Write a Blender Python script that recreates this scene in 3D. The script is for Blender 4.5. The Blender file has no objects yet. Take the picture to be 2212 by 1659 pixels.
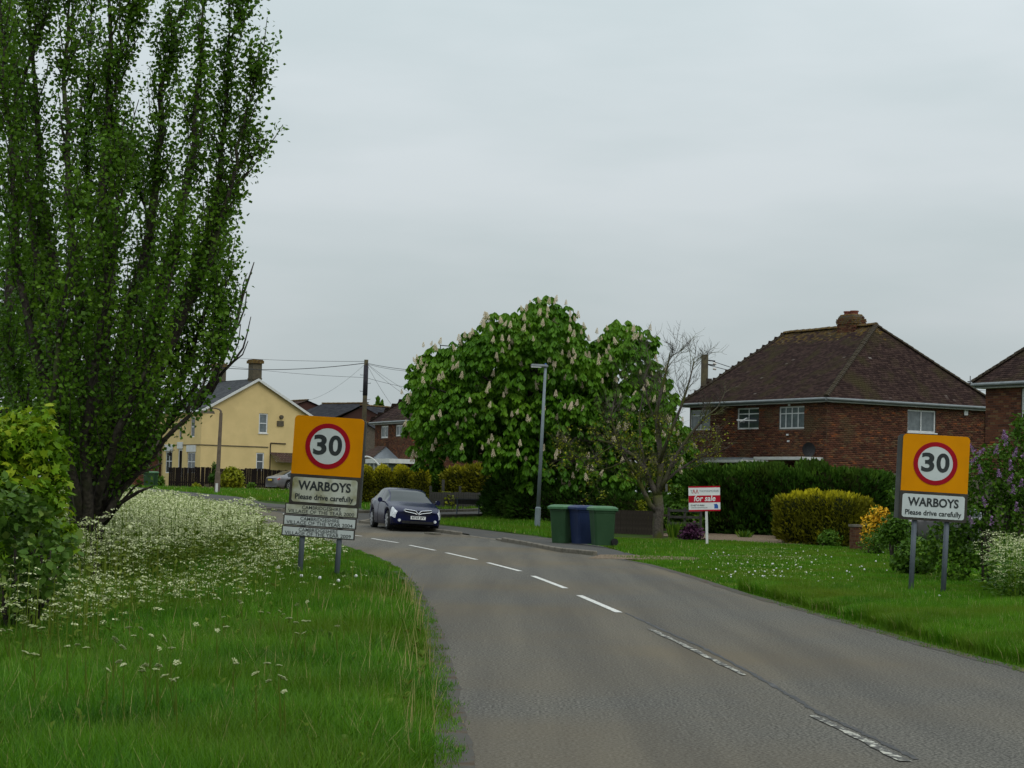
import bpy, bmesh, math, random
import numpy as np
from mathutils import Vector, Matrix, Euler
C = bpy.context.scene.collection
SC = bpy.context.scene
rnd = random.Random(7)
rng = np.random.default_rng(11)
R = math.radians

# ---------------------------------------------------------------- camera
F = 7200 / 1.73598; ROLL = .025; PITCH = math.atan(398 / 7200); EYE = 1.6
cam = bpy.data.cameras.new('camera'); co = bpy.data.objects.new('camera', cam); C.objects.link(co)
cam.sensor_width = 36; cam.lens = 36 * 7200 / 3840; cam.clip_start = .1; cam.clip_end = 6000
co.matrix_world = Matrix.Translation((0, 0, EYE)) @ Matrix.Rotation(math.pi / 2 + PITCH, 4, 'X') @ Matrix.Rotation(ROLL, 4, 'Z')
SC.camera = co

# ---------------------------------------------------------------- sky and sun
w = bpy.data.worlds.new('World'); SC.world = w; w.use_nodes = True
nt = w.node_tree; N = nt.nodes; L = nt.links
N.clear()
out = N.new('ShaderNodeOutputWorld'); bg = N.new('ShaderNodeBackground'); bg.inputs['Strength'].default_value = .1
sky = N.new('ShaderNodeTexSky'); sky.sky_type = 'NISHITA'; sky.sun_disc = False
sky.sun_elevation = R(48); sky.sun_rotation = R(150); sky.air_density = 1.5; sky.dust_density = 3
tc = N.new('ShaderNodeTexCoord')
mp = N.new('ShaderNodeMapping'); mp.inputs['Scale'].default_value = (1.2, 1.2, 5)
nz = N.new('ShaderNodeTexNoise'); nz.inputs['Scale'].default_value = 2.1; nz.inputs['Detail'].default_value = 5; nz.inputs['Roughness'].default_value = .5
cr = N.new('ShaderNodeValToRGB'); cr.color_ramp.elements[0].position = .40; cr.color_ramp.elements[1].position = .62
cr.color_ramp.elements[0].color = (.475, .54, .56, 1); cr.color_ramp.elements[1].color = (.565, .615, .64, 1)
vm = N.new('ShaderNodeVectorMath'); vm.operation = 'SCALE'; vm.inputs['Scale'].default_value = 10.3
mx = N.new('ShaderNodeMix'); mx.data_type = 'RGBA'; mx.inputs['Factor'].default_value = .94
L.new(tc.outputs['Generated'], mp.inputs['Vector']); L.new(mp.outputs[0], nz.inputs['Vector']); L.new(nz.outputs['Fac'], cr.inputs[0])
# an overcast sky grows brighter towards the zenith: (1 + 2 sin elevation)
sx = N.new('ShaderNodeSeparateXYZ'); L.new(tc.outputs['Generated'], sx.inputs[0])
mz = N.new('ShaderNodeMath'); mz.operation = 'MAXIMUM'; mz.inputs[1].default_value = 0; L.new(sx.outputs['Z'], mz.inputs[0])
ma = N.new('ShaderNodeMath'); ma.operation = 'MULTIPLY_ADD'; ma.inputs[1].default_value = 2 * 7.55; ma.inputs[2].default_value = 7.55; L.new(mz.outputs[0], ma.inputs[0]); L.new(ma.outputs[0], vm.inputs['Scale'])
L.new(cr.outputs['Color'], vm.inputs[0]); L.new(sky.outputs[0], mx.inputs['A']); L.new(vm.outputs[0], mx.inputs['B'])
L.new(mx.outputs['Result'], bg.inputs['Color']); L.new(bg.outputs[0], out.inputs[0])
sun = bpy.data.lights.new('sun', 'SUN'); so = bpy.data.objects.new('sun', sun); C.objects.link(so)
sun.energy = .6; sun.angle = R(28); sun.color = (1, .96, .9)
so.rotation_euler = Vector((math.sin(R(150)) * math.cos(R(48)), math.cos(R(150)) * math.cos(R(48)), math.sin(R(48)))).to_track_quat('Z', 'Y').to_euler()
so.location = (0, -20, 30)
SC.view_settings.view_transform = 'Standard'; SC.view_settings.look = 'None'; SC.view_settings.gamma = 1
SC.view_settings.use_curve_mapping = False; SC.view_settings.exposure = .22
SC.cycles.max_bounces = 6; SC.cycles.transparent_max_bounces = 6

# ---------------------------------------------------------------- land and sight lines
YS = [-50, 58, 65, 75, 85, 100, 120, 140, 200, 5000]; ZS = [0, 0, .08, .25, .5, .78, 1.05, 1.25, 1.6, 1.6]
def gz(y): return float(np.interp(y, YS, ZS))
def gzs(y): return np.interp(y, YS, ZS)
def _ray(px, py):
    x = px - 1106; y = py - 829.5; c, s = math.cos(ROLL), math.sin(ROLL)
    dx = (c * x + s * y) / F; du = -(-s * x + c * y) / F
    cp, sp = math.cos(PITCH), math.sin(PITCH); fy = cp - du * sp
    return dx / fy, (sp + du * cp) / fy
def qp(px, py, Y):
    a, b = _ray(px, py); return Vector((a * Y, Y, EYE + b * Y))
def gp(px, py):
    a, b = _ray(px, py); Y = 1.0
    while Y < 2000 and EYE + b * Y > gz(Y): Y *= 1.01
    lo, hi = Y / 1.01, Y
    for _ in range(40):
        m = (lo + hi) / 2
        if EYE + b * m > gz(m): lo = m
        else: hi = m
    return Vector((a * lo, lo, gz(lo)))
def ground_at(px, Y):          # the ground below column px at distance Y
    a, b = _ray(px, 1060); return Vector((a * Y, Y, gz(Y)))

# ---------------------------------------------------------------- materials
def newmat(name):
    m = bpy.data.materials.new(name); m.use_nodes = True
    b = m.node_tree.nodes['Principled BSDF']; return m, m.node_tree, b
def mat(name, c1, c2=None, scale=8, rough=.7, metal=0, detail=6, bump=0, bscale=None, lo=.35, hi=.65, coat=0, spec=None, c3=None, s3=1, f3=(.55, .7)):
    m, t, b = newmat(name); n = t.nodes; l = t.links
    b.inputs['Roughness'].default_value = rough; b.inputs['Metallic'].default_value = metal
    b.inputs['Specular IOR Level'].default_value = spec if spec is not None else (.12 if rough > .6 else .25 if rough > .35 else .5)
    if coat: b.inputs['Coat Weight'].default_value = coat; b.inputs['Coat Roughness'].default_value = .06
    tcn = n.new('ShaderNodeTexCoord')
    def noise(sc, det):
        q = n.new('ShaderNodeTexNoise'); q.inputs['Scale'].default_value = sc; q.inputs['Detail'].default_value = det
        l.new(tcn.outputs['Object'], q.inputs['Vector']); return q
    if c2 is None: c2 = tuple(x * .8 for x in c1)
    q = noise(scale, detail); r = n.new('ShaderNodeValToRGB')
    r.color_ramp.elements[0].position = lo; r.color_ramp.elements[1].position = hi
    r.color_ramp.elements[0].color = (*c1, 1); r.color_ramp.elements[1].color = (*c2, 1)
    l.new(q.outputs['Fac'], r.inputs[0]); col = r.outputs[0]
    if c3 is not None:
        q3 = noise(s3, 5); r3 = n.new('ShaderNodeValToRGB'); r3.color_ramp.elements[0].position = f3[0]; r3.color_ramp.elements[1].position = f3[1]
        l.new(q3.outputs['Fac'], r3.inputs[0]); x = n.new('ShaderNodeMix'); x.data_type = 'RGBA'
        l.new(r3.outputs[0], x.inputs['Factor']); l.new(col, x.inputs['A']); x.inputs['B'].default_value = (*c3, 1); col = x.outputs['Result']
    l.new(col, b.inputs['Base Color'])
    if bump:
        qb = noise(bscale or scale * 4, 8); bn = n.new('ShaderNodeBump'); bn.inputs['Strength'].default_value = bump
        bn.inputs['Distance'].default_value = .02; l.new(qb.outputs['Fac'], bn.inputs['Height']); l.new(bn.outputs[0], b.inputs['Normal'])
    return m
def tintmat(name, stops, rough=.7, patch=0, patchcol=(.1, .1, .05), transl=0, spec=.3, bump=0, pf=(.5, .7)):
    """colour picked by each piece's own random 'tint' value; optional broad patches of a second growth or lichen"""
    m, t, b = newmat(name); n = t.nodes; l = t.links
    b.inputs['Roughness'].default_value = rough; b.inputs['Specular IOR Level'].default_value = spec * .35
    a = n.new('ShaderNodeAttribute'); a.attribute_name = 'tint'
    r = n.new('ShaderNodeValToRGB'); e = r.color_ramp.elements
    while len(e) < len(stops): e.new(.5)
    for i, (p, c) in enumerate(stops): e[i].position = p; e[i].color = (*c, 1)
    l.new(a.outputs['Fac'], r.inputs[0]); col = r.outputs[0]
    tcn = n.new('ShaderNodeTexCoord')
    if patch:
        q = n.new('ShaderNodeTexNoise'); q.inputs['Scale'].default_value = patch; q.inputs['Detail'].default_value = 4
        l.new(tcn.outputs['Object'], q.inputs['Vector']); r3 = n.new('ShaderNodeValToRGB')
        r3.color_ramp.elements[0].position = pf[0]; r3.color_ramp.elements[1].position = pf[1]; l.new(q.outputs['Fac'], r3.inputs[0])
        x = n.new('ShaderNodeMix'); x.data_type = 'RGBA'; l.new(r3.outputs[0], x.inputs['Factor']); l.new(col, x.inputs['A']); x.inputs['B'].default_value = (*patchcol, 1); col = x.outputs['Result']
    l.new(col, b.inputs['Base Color'])
    if bump:
        qb = n.new('ShaderNodeTexNoise'); qb.inputs['Scale'].default_value = 40; l.new(tcn.outputs['Object'], qb.inputs['Vector'])
        bn = n.new('ShaderNodeBump'); bn.inputs['Strength'].default_value = bump; l.new(qb.outputs['Fac'], bn.inputs['Height']); l.new(bn.outputs[0], b.inputs['Normal'])
    if transl:
        tr = n.new('ShaderNodeBsdfTranslucent'); l.new(col, tr.inputs['Color']); ms = n.new('ShaderNodeMixShader'); ms.inputs[0].default_value = transl
        l.new(b.outputs[0], ms.inputs[1]); l.new(tr.outputs[0], ms.inputs[2]); l.new(ms.outputs[0], n['Material Output'].inputs[0])
    return m
M = {}
M['grass'] = tintmat('grass_blades', [(0, (.014, .06, .002)), (.4, (.055, .17, .005)), (.8, (.12, .27, .012)), (.97, (.24, .37, .07)), (1, (.42, .34, .14))], .5, .35, (.085, .15, .005), .38, .4, pf=(.45, .70))
M['grass2'] = tintmat('mown_grass', [(0, (.022, .085, .003)), (.45, (.065, .19, .006)), (.85, (.13, .275, .015)), (.97, (.25, .34, .07)), (1, (.42, .36, .15))], .5, .5, (.115, .18, .012), .38, .3, pf=(.45, .7))
M['soilgrass'] = mat('grassy_ground', (0.0212, 0.045, 0.0036), (0.03816, 0.07, 0.0063), 1.5, .95, bump=.6, bscale=14, c3=(0.0477, 0.05, 0.009), s3=.4)
M['asphalt'] = mat('asphalt', (0.0605, 0.05775, 0.0506), (0.165, 0.1562, 0.1364), 44, .9, detail=10, bump=.6, bscale=90, lo=.42, hi=.60, c3=(0.1265, 0.1056, 0.0748), s3=.15, f3=(.42, .66), spec=.1)
M['asphalt2'] = mat('asphalt_footway', (0.056, 0.05432, 0.0504), (0.084, 0.08008, 0.0728), 40, .92, detail=8, bump=.3, bscale=90, c3=(0.0952, 0.084, 0.0672), s3=.7)
M['tar'] = mat('tar_joint', (0.0112, 0.0112, 0.0112), (0.0392, 0.0364, 0.0336), 20, .6, c3=(0.056, 0.0532, 0.0504), s3=3)
M['paint'] = mat('road_paint', (.66, .65, .6), (.5, .49, .45), 12, .7, c3=(.13, .13, .12), s3=25, f3=(.6, .66))
M['paintworn'] = mat('worn_road_paint', (.52, .50, .43), (.34, .33, .28), 18, .8, c3=(.085, .082, .074), s3=17, f3=(.44, .50))
M['gravel'] = mat('gravel', (.10, .07, .045), (.25, .19, .13), 26, .95, detail=10, bump=1, bscale=60, lo=.42, hi=.6)
M['kerb'] = mat('kerb_concrete', (0.186, 0.1643, 0.1302), (0.124, 0.1116, 0.0899), 9, .9, bump=.3, c3=(0.062, 0.062, 0.0372), s3=3)
M['bark'] = mat('bark', (.075, .062, .05), (.03, .026, .022), 14, .95, bump=1, bscale=30, c3=(.07, .085, .03), s3=1.3)
M['barkpale'] = mat('pale_bark', (0.1054, 0.0899, 0.0744), (0.0527, 0.04464, 0.0372), 16, .95, bump=.8, bscale=40, c3=(0.0682, 0.0744, 0.0186), s3=1.6, f3=(.45, .62))
M['twig'] = mat('bare_twig', (.10, .075, .065), (.055, .042, .038), 10, .9)
M['poplar'] = tintmat('poplar_leaf', [(0, (0.02772, 0.0714, 0.00495)), (.5, (0.06931, 0.1571, 0.009901)), (1, (0.1493, 0.2666, 0.0198))], .42, .9, (0.05864, 0.119, 0.007426), .38, .4)
M['hedgerow'] = tintmat('hedgerow_leaf', [(0, (0.0106, 0.026, 0.0027)), (1, (0.0212, 0.05, 0.0045))], .6, 0, transl=.15)
M['maple'] = tintmat('young_maple_leaf', [(0, (.055, .13, .006)), (.6, (.14, .26, .010)), (1, (.30, .37, .02))], .45, 0, transl=.35)
M['viburnum'] = tintmat('downy_leaf', [(0, (0.04134, 0.0975, 0.0117)), (.7, (0.08268, 0.156, 0.02048)), (1, (0.1654, 0.234, 0.0468))], .5, 0, transl=.25)
M['chestnut'] = tintmat('chestnut_leaf', [(0, (0.0308, 0.0968, 0.00528)), (.5, (0.0748, 0.1936, 0.00792)), (1, (0.1672, 0.3168, 0.0176))], .42, .5, (0.0484, 0.1408, 0.00616), .36, .4)
M['blossom'] = mat('chestnut_blossom', (.66, .60, .42), (.52, .40, .27), 30, .8)
M['umbel'] = tintmat('white_umbel', [(0, (.20, .27, .07)), (.35, (.40, .44, .20)), (1, (.68, .69, .44))], .8, 0, transl=.2)
M['parsleyleaf'] = tintmat('feathery_leaf', [(0, (0.053, 0.11, 0.00675)), (1, (0.1696, 0.21, 0.027))], .6, 0, transl=.3)
M['clock'] = mat('seed_clock', (.72, .72, .68), (.6, .6, .56), 30, .9)
M['leyland'] = tintmat('conifer_spray', [(0, (0.01929, 0.052, 0.005265)), (.6, (0.03445, 0.0884, 0.00702)), (1, (0.08268, 0.156, 0.01287))], .7, .8, (0.04134, 0.0715, 0.00702), .1)
M['golden'] = tintmat('golden_conifer', [(0, (0.0636, 0.066, 0.0054)), (.6, (0.1526, 0.15, 0.00648)), (1, (0.4579, 0.408, 0.0135))], .7, 0, transl=.12)
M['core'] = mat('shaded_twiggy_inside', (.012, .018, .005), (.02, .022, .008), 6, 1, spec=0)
M['shrub'] = tintmat('shrub_leaf', [(0, (0.03169, 0.08222, 0.006727)), (.7, (0.07131, 0.1495, 0.01211)), (1, (0.1585, 0.2541, 0.02018))], .5, 0, transl=.25)
M['yellowshrub'] = tintmat('yellow_green_leaf', [(0, (0.09646, 0.13, 0.00702)), (1, (0.3032, 0.312, 0.01755))], .5, 0, transl=.25)
M['orangeflower'] = tintmat('orange_yellow_flower', [(0, (.50, .24, .01)), (1, (.78, .50, .03))], .6, 0, transl=.2)
M['lilac'] = tintmat('lilac_flower', [(0, (.22, .10, .25)), (1, (.42, .27, .46))], .7, 0, transl=.2)
M['purpleleaf'] = tintmat('purple_leaf', [(0, (.03, .008, .025)), (1, (.07, .02, .05))], .6, 0)
M['pinkflower'] = tintmat('pink_flower', [(0, (.45, .12, .12)), (1, (.6, .3, .25))], .6, 0)
M['brick'] = tintmat('red_brick', [(0, (0.05441, 0.02678, 0.01908)), (.35, (0.09626, 0.03934, 0.02544)), (.7, (0.1297, 0.05189, 0.03022)), (.88, (0.1255, 0.07952, 0.04373)), (1, (0.226, 0.07114, 0.02783))], .9, .8, (0.09626, 0.06529, 0.03578), 0, .2, .2, pf=(.52, .72))
M['brickred'] = tintmat('new_red_brick', [(0, (0.0744, 0.0372, 0.031)), (1, (0.0992, 0.0527, 0.0434))], .9, 0, spec=.2)
M['mortar'] = mat('mortar', (0.1426, 0.1178, 0.093), (0.093, 0.0775, 0.062), 12, .95)
M['tile'] = tintmat('plain_clay_tile', [(0, (.034, .021, .020)), (.6, (.058, .036, .032)), (.995, (.08, .05, .042)), (1, (.24, .21, .19))], .9, 1.1, (.062, .05, .026), 0, .2, pf=(.5, .72))
M['lichen'] = mat('lichened_tile', (0.1488, 0.0961, 0.0248), (0.0744, 0.0465, 0.0279), 7, .95, c3=(0.1984, 0.186, 0.1488), s3=9, f3=(.6, .7))
M['bonnet'] = mat('hip_tile', (0.0589, 0.0465, 0.02604), (0.0341, 0.02604, 0.02108), 9, .95, c3=(0.1612, 0.155, 0.124), s3=14, f3=(.62, .7))
M['slate'] = tintmat('slate', [(0, (0.0465, 0.0496, 0.0558)), (1, (0.0868, 0.0899, 0.0961))], .6, 0)
M['darktile'] = tintmat('dark_roof_tile', [(0, (0.0248, 0.02604, 0.03224)), (1, (0.0465, 0.0465, 0.0527))], .8, 0)
M['redtile'] = tintmat('brown_roof_tile', [(0, (0.062, 0.0372, 0.031)), (1, (0.093, 0.0558, 0.0434))], .8, 1, (0.0806, 0.062, 0.031))
M['white'] = mat('white_paint', (.62, .62, .6), (.54, .54, .52), 5, .5)
M['upvc'] = mat('white_window_frame', (.68, .69, .69), (.6, .61, .61), 5, .35)
M['gutter'] = mat('grey_gutter', (0.2232, 0.2418, 0.248), (0.1736, 0.1922, 0.1984), 4, .5)
M['glass'] = mat('window_glass', (.035, .045, .05), (.055, .065, .07), 1.5, .08, spec=.8)
M['netglass'] = mat('net_curtained_glass', (0.1488, 0.1736, 0.1798), (0.093, 0.1116, 0.1178), 5, .18, spec=.6)
M['render'] = mat('yellow_render', (0.6596, 0.5, 0.2365), (0.5917, 0.45, 0.209), 1.1, .9, bump=.2, bscale=40, c3=(0.5044, 0.385, 0.176), s3=.45, f3=(.5, .75))
M['stonecol'] = mat('chimney_render', (0.1178, 0.0992, 0.0682), (0.0806, 0.0682, 0.0496), 6, .95, bump=.4)
M['lead'] = mat('lead_flashing', (0.186, 0.2046, 0.2232), (0.155, 0.1736, 0.186), 5, .5)
M['blackwood'] = mat('black_timber', (.010, .008, .007), (.018, .014, .012), 6, .9, spec=.05)
M['brownwood'] = mat('weathered_timber', (.06, .048, .038), (.035, .028, .022), 7, .9, bump=.3)
M['greywood'] = mat('grey_timber', (0.0682, 0.0651, 0.0589), (0.0434, 0.04216, 0.0372), 9, .9)
M['polewood'] = mat('creosoted_pole', (0.0806, 0.0682, 0.0372), (0.0527, 0.0434, 0.031), 5, .9)
M['polecap'] = mat('black_pole_band', (.03, .028, .035), (.045, .04, .045), 5, .8)
M['signpost'] = mat('grey_sign_post', (0.1054, 0.124, 0.1457), (0.0806, 0.0961, 0.1147), 3, .55)
M['lampgrey'] = mat('lamp_paint', (0.186, 0.2232, 0.2418), (0.1488, 0.1798, 0.1922), 3, .5, c3=(0.1984, 0.1736, 0.1364), s3=1.5, f3=(.6, .7))
M['lampbrown'] = mat('brown_concrete_column', (.16, .125, .09), (.11, .085, .065), 5, .9)
M['orange'] = mat('amber_sign_sheet', (.66, .25, .0), (.60, .225, .0), 2.2, .5, c3=(.46, .19, .004), s3=1.1, f3=(.6, .85), spec=.08)
M['signwhite'] = mat('white_sign_sheet', (.56, .60, .59), (.51, .55, .54), 3, .4)
M['signdirty'] = mat('algae_stained_sign', (.53, .55, .48), (.42, .43, .34), 3, .6, c3=(.20, .19, .07), s3=2.6, f3=(.50, .68))
M['signred'] = mat('red_sign_sheet', (.33, .007, .018), (.29, .006, .015), 3, .4, spec=.1)
M['black'] = mat('black_letter', (.022, .028, .03), (.035, .04, .04), 4, .5)
M['signframe'] = mat('dark_sign_frame', (.035, .03, .028), (.06, .055, .045), 5, .7)
M['casing'] = mat('grey_sign_casing', (0.0713, 0.0744, 0.0713), (0.0527, 0.0558, 0.0527), 4, .6)
M['bingreen'] = mat('green_bin_plastic', (.017, .052, .019), (.022, .062, .024), 3, .55, c3=(.035, .085, .04), s3=2.4, f3=(.58, .8))
M['lidgreen'] = mat('green_lid_plastic', (0.06375, 0.1575, 0.075), (0.0525, 0.135, 0.06), 3, .5)
M['binblue'] = mat('blue_bin_plastic', (.008, .017, .055), (.010, .022, .068), 3, .55, c3=(.025, .04, .09), s3=2.4, f3=(.58, .8))
M['lidblue'] = mat('blue_lid_plastic', (.02, .038, .10), (.016, .03, .085), 3, .5)
M['rubber'] = mat('rubber', (.018, .018, .018), (.028, .028, .028), 9, .85)
M['chrome'] = mat('chrome', (.75, .76, .78), (.65, .66, .68), 3, .12, metal=1)
M['alloy'] = mat('alloy_wheel', (.5, .51, .53), (.4, .41, .43), 3, .3, metal=.85)
M['bluepaint'] = mat('dark_blue_car_paint', (.005, .007, .034), (.006, .008, .04), 2, .22, spec=.22)
M['silverpaint'] = mat('silver_car_paint', (0.18, 0.18, 0.1875), (0.165, 0.165, 0.1725), 2, .35, metal=.5, coat=.4)
M['yellowpaint'] = mat('yellow_car_paint', (0.45, 0.36, 0.0225), (0.4125, 0.3225, 0.0225), 2, .3, coat=1)
M['carglass'] = mat('car_glass', (.02, .028, .028), (.012, .018, .018), 1, .05, spec=.35)
M['lens'] = mat('headlight_lens', (.80, .82, .84), (.42, .43, .45), 16, .12, spec=1)
M['redlens'] = mat('tail_light', (.35, .02, .02), (.25, .01, .01), 10, .2)
M['plateyellow'] = mat('yellow_plate', (.65, .48, .04), (.6, .43, .04), 5, .5)
M['salered'] = mat('red_board', (.42, .006, .022), (.38, .006, .02), 3, .45, spec=.1)
M['salewhite'] = mat('white_board', (.70, .71, .70), (.64, .65, .64), 3, .45)
M['saleblue'] = mat('blue_print', (.02, .09, .35), (.02, .08, .30), 3, .5)
M['greytext'] = mat('grey_print', (.25, .27, .30), (.22, .24, .26), 3, .5)
M['wire'] = mat('black_cable', (.04, .04, .045), (.05, .05, .055), 3, .7)
M['insul'] = mat('porcelain', (.6, .56, .52), (.5, .46, .42), 5, .4)
M['pot'] = mat('clay_chimney_pot', (.22, .07, .045), (.16, .055, .04), 6, .85)
M['dish'] = mat('dark_dish', (.02, .021, .023), (.016, .017, .018), 4, .6)

_t = M['asphalt'].node_tree; _n = _t.nodes; _b = _n['Principled BSDF']; _src = _b.inputs['Base Color'].links[0].from_socket      # worn lengthwise streaks
_tc = _n.new('ShaderNodeTexCoord'); _mp = _n.new('ShaderNodeMapping'); _mp.inputs['Scale'].default_value = (1.5, .07, 1); _q = _n.new('ShaderNodeTexNoise'); _q.inputs['Scale'].default_value = 1; _q.inputs['Detail'].default_value = 4
_r = _n.new('ShaderNodeValToRGB'); _r.color_ramp.elements[0].position = .35; _r.color_ramp.elements[1].position = .65; _r.color_ramp.elements[0].color = (.84, .84, .85, 1); _r.color_ramp.elements[1].color = (1.14, 1.12, 1.08, 1)
_m = _n.new('ShaderNodeMix'); _m.data_type = 'RGBA'; _m.blend_type = 'MULTIPLY'; _m.inputs['Factor'].default_value = 1
_t.links.new(_tc.outputs['Object'], _mp.inputs[0]); _t.links.new(_mp.outputs[0], _q.inputs['Vector']); _t.links.new(_q.outputs['Fac'], _r.inputs[0]); _t.links.new(_src, _m.inputs['A']); _t.links.new(_r.outputs[0], _m.inputs['B']); _t.links.new(_m.outputs['Result'], _b.inputs['Base Color'])
M['dirt'] = mat('edge_dirt', (.075, .055, .038), (.10, .085, .066), 9, .95, c3=(.085, .08, .07), s3=4, f3=(.42, .5), bump=.6, spec=.05)
# ---------------------------------------------------------------- mesh helpers
class MB:
    def __init__(s): s.v = []; s.f = []; s.m = []; s.t = []
    def add(s, vs, fs, mi=0, tint=.5):
        b = len(s.v); s.v += [tuple(v) for v in vs]
        for f in fs: s.f.append(tuple(b + i for i in f)); s.m.append(mi); s.t.append(tint)
    def box(s, c, sz, mi=0, rot=None, top=None, tint=.5):
        hx, hy, hz = sz[0] / 2, sz[1] / 2, sz[2] / 2; tx, ty = top or (1, 1)
        vs = [(-hx, -hy, -hz), (hx, -hy, -hz), (hx, hy, -hz), (-hx, hy, -hz), (-hx * tx, -hy * ty, hz), (hx * tx, -hy * ty, hz), (hx * tx, hy * ty, hz), (-hx * tx, hy * ty, hz)]
        c = Vector(c); vs = [(rot @ Vector(v) if rot else Vector(v)) + c for v in vs]
        s.add(vs, [(0, 3, 2, 1), (4, 5, 6, 7), (0, 1, 5, 4), (1, 2, 6, 5), (2, 3, 7, 6), (3, 0, 4, 7)], mi, tint)
    def tube(s, pts, rad, n=8, mi=0, caps=True):
        pts = [Vector(p) for p in pts]; k = len(pts)
        if not hasattr(rad, '__len__'): rad = [rad] * k
        b = len(s.v); up = Vector((0, 0, 1)); px = None
        for i, p in enumerate(pts):
            d = (pts[min(i + 1, k - 1)] - pts[max(i - 1, 0)])
            d = d.normalized() if d.length > 1e-9 else up
            if px is None: a = d.cross(Vector((0, 1, 0))) if abs(d.y) < .9 else d.cross(Vector((1, 0, 0)))
            else: a = px - d * px.dot(d)
            a.normalize(); px = a; e = d.cross(a)
            for j in range(n):
                t = 2 * math.pi * j / n; s.v.append(tuple(p + (a * math.cos(t) + e * math.sin(t)) * rad[i]))
        for i in range(k - 1):
            for j in range(n):
                q = (j + 1) % n; s.f.append((b + i * n + j, b + i * n + q, b + (i + 1) * n + q, b + (i + 1) * n + j)); s.m.append(mi); s.t.append(.5)
        if caps:
            s.f.append(tuple(b + j for j in reversed(range(n)))); s.f.append(tuple(b + (k - 1) * n + j for j in range(n))); s.m += [mi, mi]; s.t += [.5, .5]
    def prism(s, poly, y0, y1, mi=0):      # polygon in x,z extruded along y
        n = len(poly); vs = [(x, y0, z) for x, z in poly] + [(x, y1, z) for x, z in poly]
        s.add(vs, [tuple(range(n)), tuple(range(2 * n - 1, n - 1, -1))] + [(i, i + n, (i + 1) % n + n, (i + 1) % n) for i in range(n)], mi)
    def build(s, name, mats, parent=None, loc=None, smooth=False, tint=False, link=True):
        me = bpy.data.meshes.new(name); me.from_pydata(s.v, [], s.f)
        if not isinstance(mats, (list, tuple)): mats = [mats]
        for m in mats: me.materials.append(M[m] if isinstance(m, str) else m)
        me.polygons.foreach_set('material_index', s.m)
        if smooth: me.polygons.foreach_set('use_smooth', [True] * len(s.f))
        if tint:
            a = me.attributes.new('tint', 'FLOAT', 'FACE'); a.data.foreach_set('value', s.t)
        me.update()
        return mk(name, me, parent, loc) if link else me
def mk(name, me, parent=None, loc=None, rot=None):
    o = bpy.data.objects.new(name, me); C.objects.link(o)
    if parent: o.parent = parent
    if loc is not None: o.location = loc
    if rot is not None: o.rotation_euler = rot
    return o
def fixn(o):
    bm = bmesh.new(); bm.from_mesh(o.data); bmesh.ops.recalc_face_normals(bm, faces=bm.faces); bm.to_mesh(o.data); bm.free(); return o
def tag(o, label=None, cat=None, group=None, kind=None):
    if label: o['label'] = label
    if cat: o['category'] = cat
    if group: o['group'] = group
    if kind: o['kind'] = kind
    return o
def thing(name, label, cat, loc=(0, 0, 0), rz=0, group=None, rot=None):
    o = bpy.data.objects.new(name, None); o.empty_display_size = .2; C.objects.link(o)
    o.location = loc; o.rotation_euler = rot or (0, 0, rz); return tag(o, label, cat, group)
def copy_tree(o, parent=None):
    c = o.copy(); C.objects.link(c); c.parent = parent
    for ch in list(o.children): copy_tree(ch, c)
    return c
def raw(name, V, Fa, mats, parent=None, tint=None, mi=None, smooth=False):
    """V (n,3) array, Fa (m,k) array of faces, tint per face"""
    me = bpy.data.meshes.new(name); V = np.asarray(V, np.float32); Fa = np.asarray(Fa, np.int32); m, k = Fa.shape
    me.vertices.add(len(V)); me.vertices.foreach_set('co', V.ravel()); me.loops.add(m * k); me.loops.foreach_set('vertex_index', Fa.ravel())
    me.polygons.add(m); me.polygons.foreach_set('loop_start', np.arange(0, m * k, k, dtype=np.int32)); me.polygons.foreach_set('loop_total', np.full(m, k, np.int32))
    for q in (mats if isinstance(mats, (list, tuple)) else [mats]): me.materials.append(M[q] if isinstance(q, str) else q)
    if mi is not None: me.polygons.foreach_set('material_index', np.asarray(mi, np.int32))
    if tint is not None:
        a = me.attributes.new('tint', 'FLOAT', 'FACE'); a.data.foreach_set('value', np.asarray(tint, np.float32))
    if smooth: me.polygons.foreach_set('use_smooth', np.ones(m, bool))
    me.update(calc_edges=True)
    return mk(name, me, parent)
def norm(a): return a / np.maximum(np.linalg.norm(a, axis=-1, keepdims=True), 1e-9)
def frames(d, up=None):
    """rotation matrices whose y axis is d, z near up"""
    d = norm(d); 
    if up is None: up = rng.normal(size=d.shape)
    x = norm(np.cross(d, up)); z = np.cross(x, d); return np.stack([x, d, z], axis=2)
def stamp(T, Fa, pos, Rm, size, tint):
    """copies of template T(k,3) with faces Fa -> arrays"""
    n = len(pos); size = np.asarray(size)
    if size.ndim == 1: size = size[:, None]
    A = np.einsum('nij,kj->nki', Rm, T) * size[:, None, :] + pos[:, None, :]
    FF = (Fa[None] + (np.arange(n) * len(T))[:, None, None]).reshape(-1, Fa.shape[1])
    return A.reshape(-1, 3), FF, np.repeat(tint, len(Fa))
def merge(parts):
    V = []; FF = []; TT = []; MI = []; b = 0
    for i, (v, f, t, *m) in enumerate(parts):
        V.append(v); FF.append(f + b); TT.append(t); MI.append(np.full(len(f), m[0] if m else 0)); b += len(v)
    return np.concatenate(V), np.concatenate(FF), np.concatenate(TT), np.concatenate(MI)
LEAF = np.array([(0, 0, 0), (.42, .45, .05), (0, 1, -.05), (-.42, .45, .05)]); LEAFF = np.array([(0, 1, 2, 3)])
LEAF6 = np.array([(0, 0, 0), (.3, .25, .06), (.34, .6, .04), (0, 1, -.06), (-.34, .6, .04), (-.3, .25, .06)]); LEAF6F = np.array([(0, 1, 2, 3), (0, 3, 4, 5)])
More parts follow.
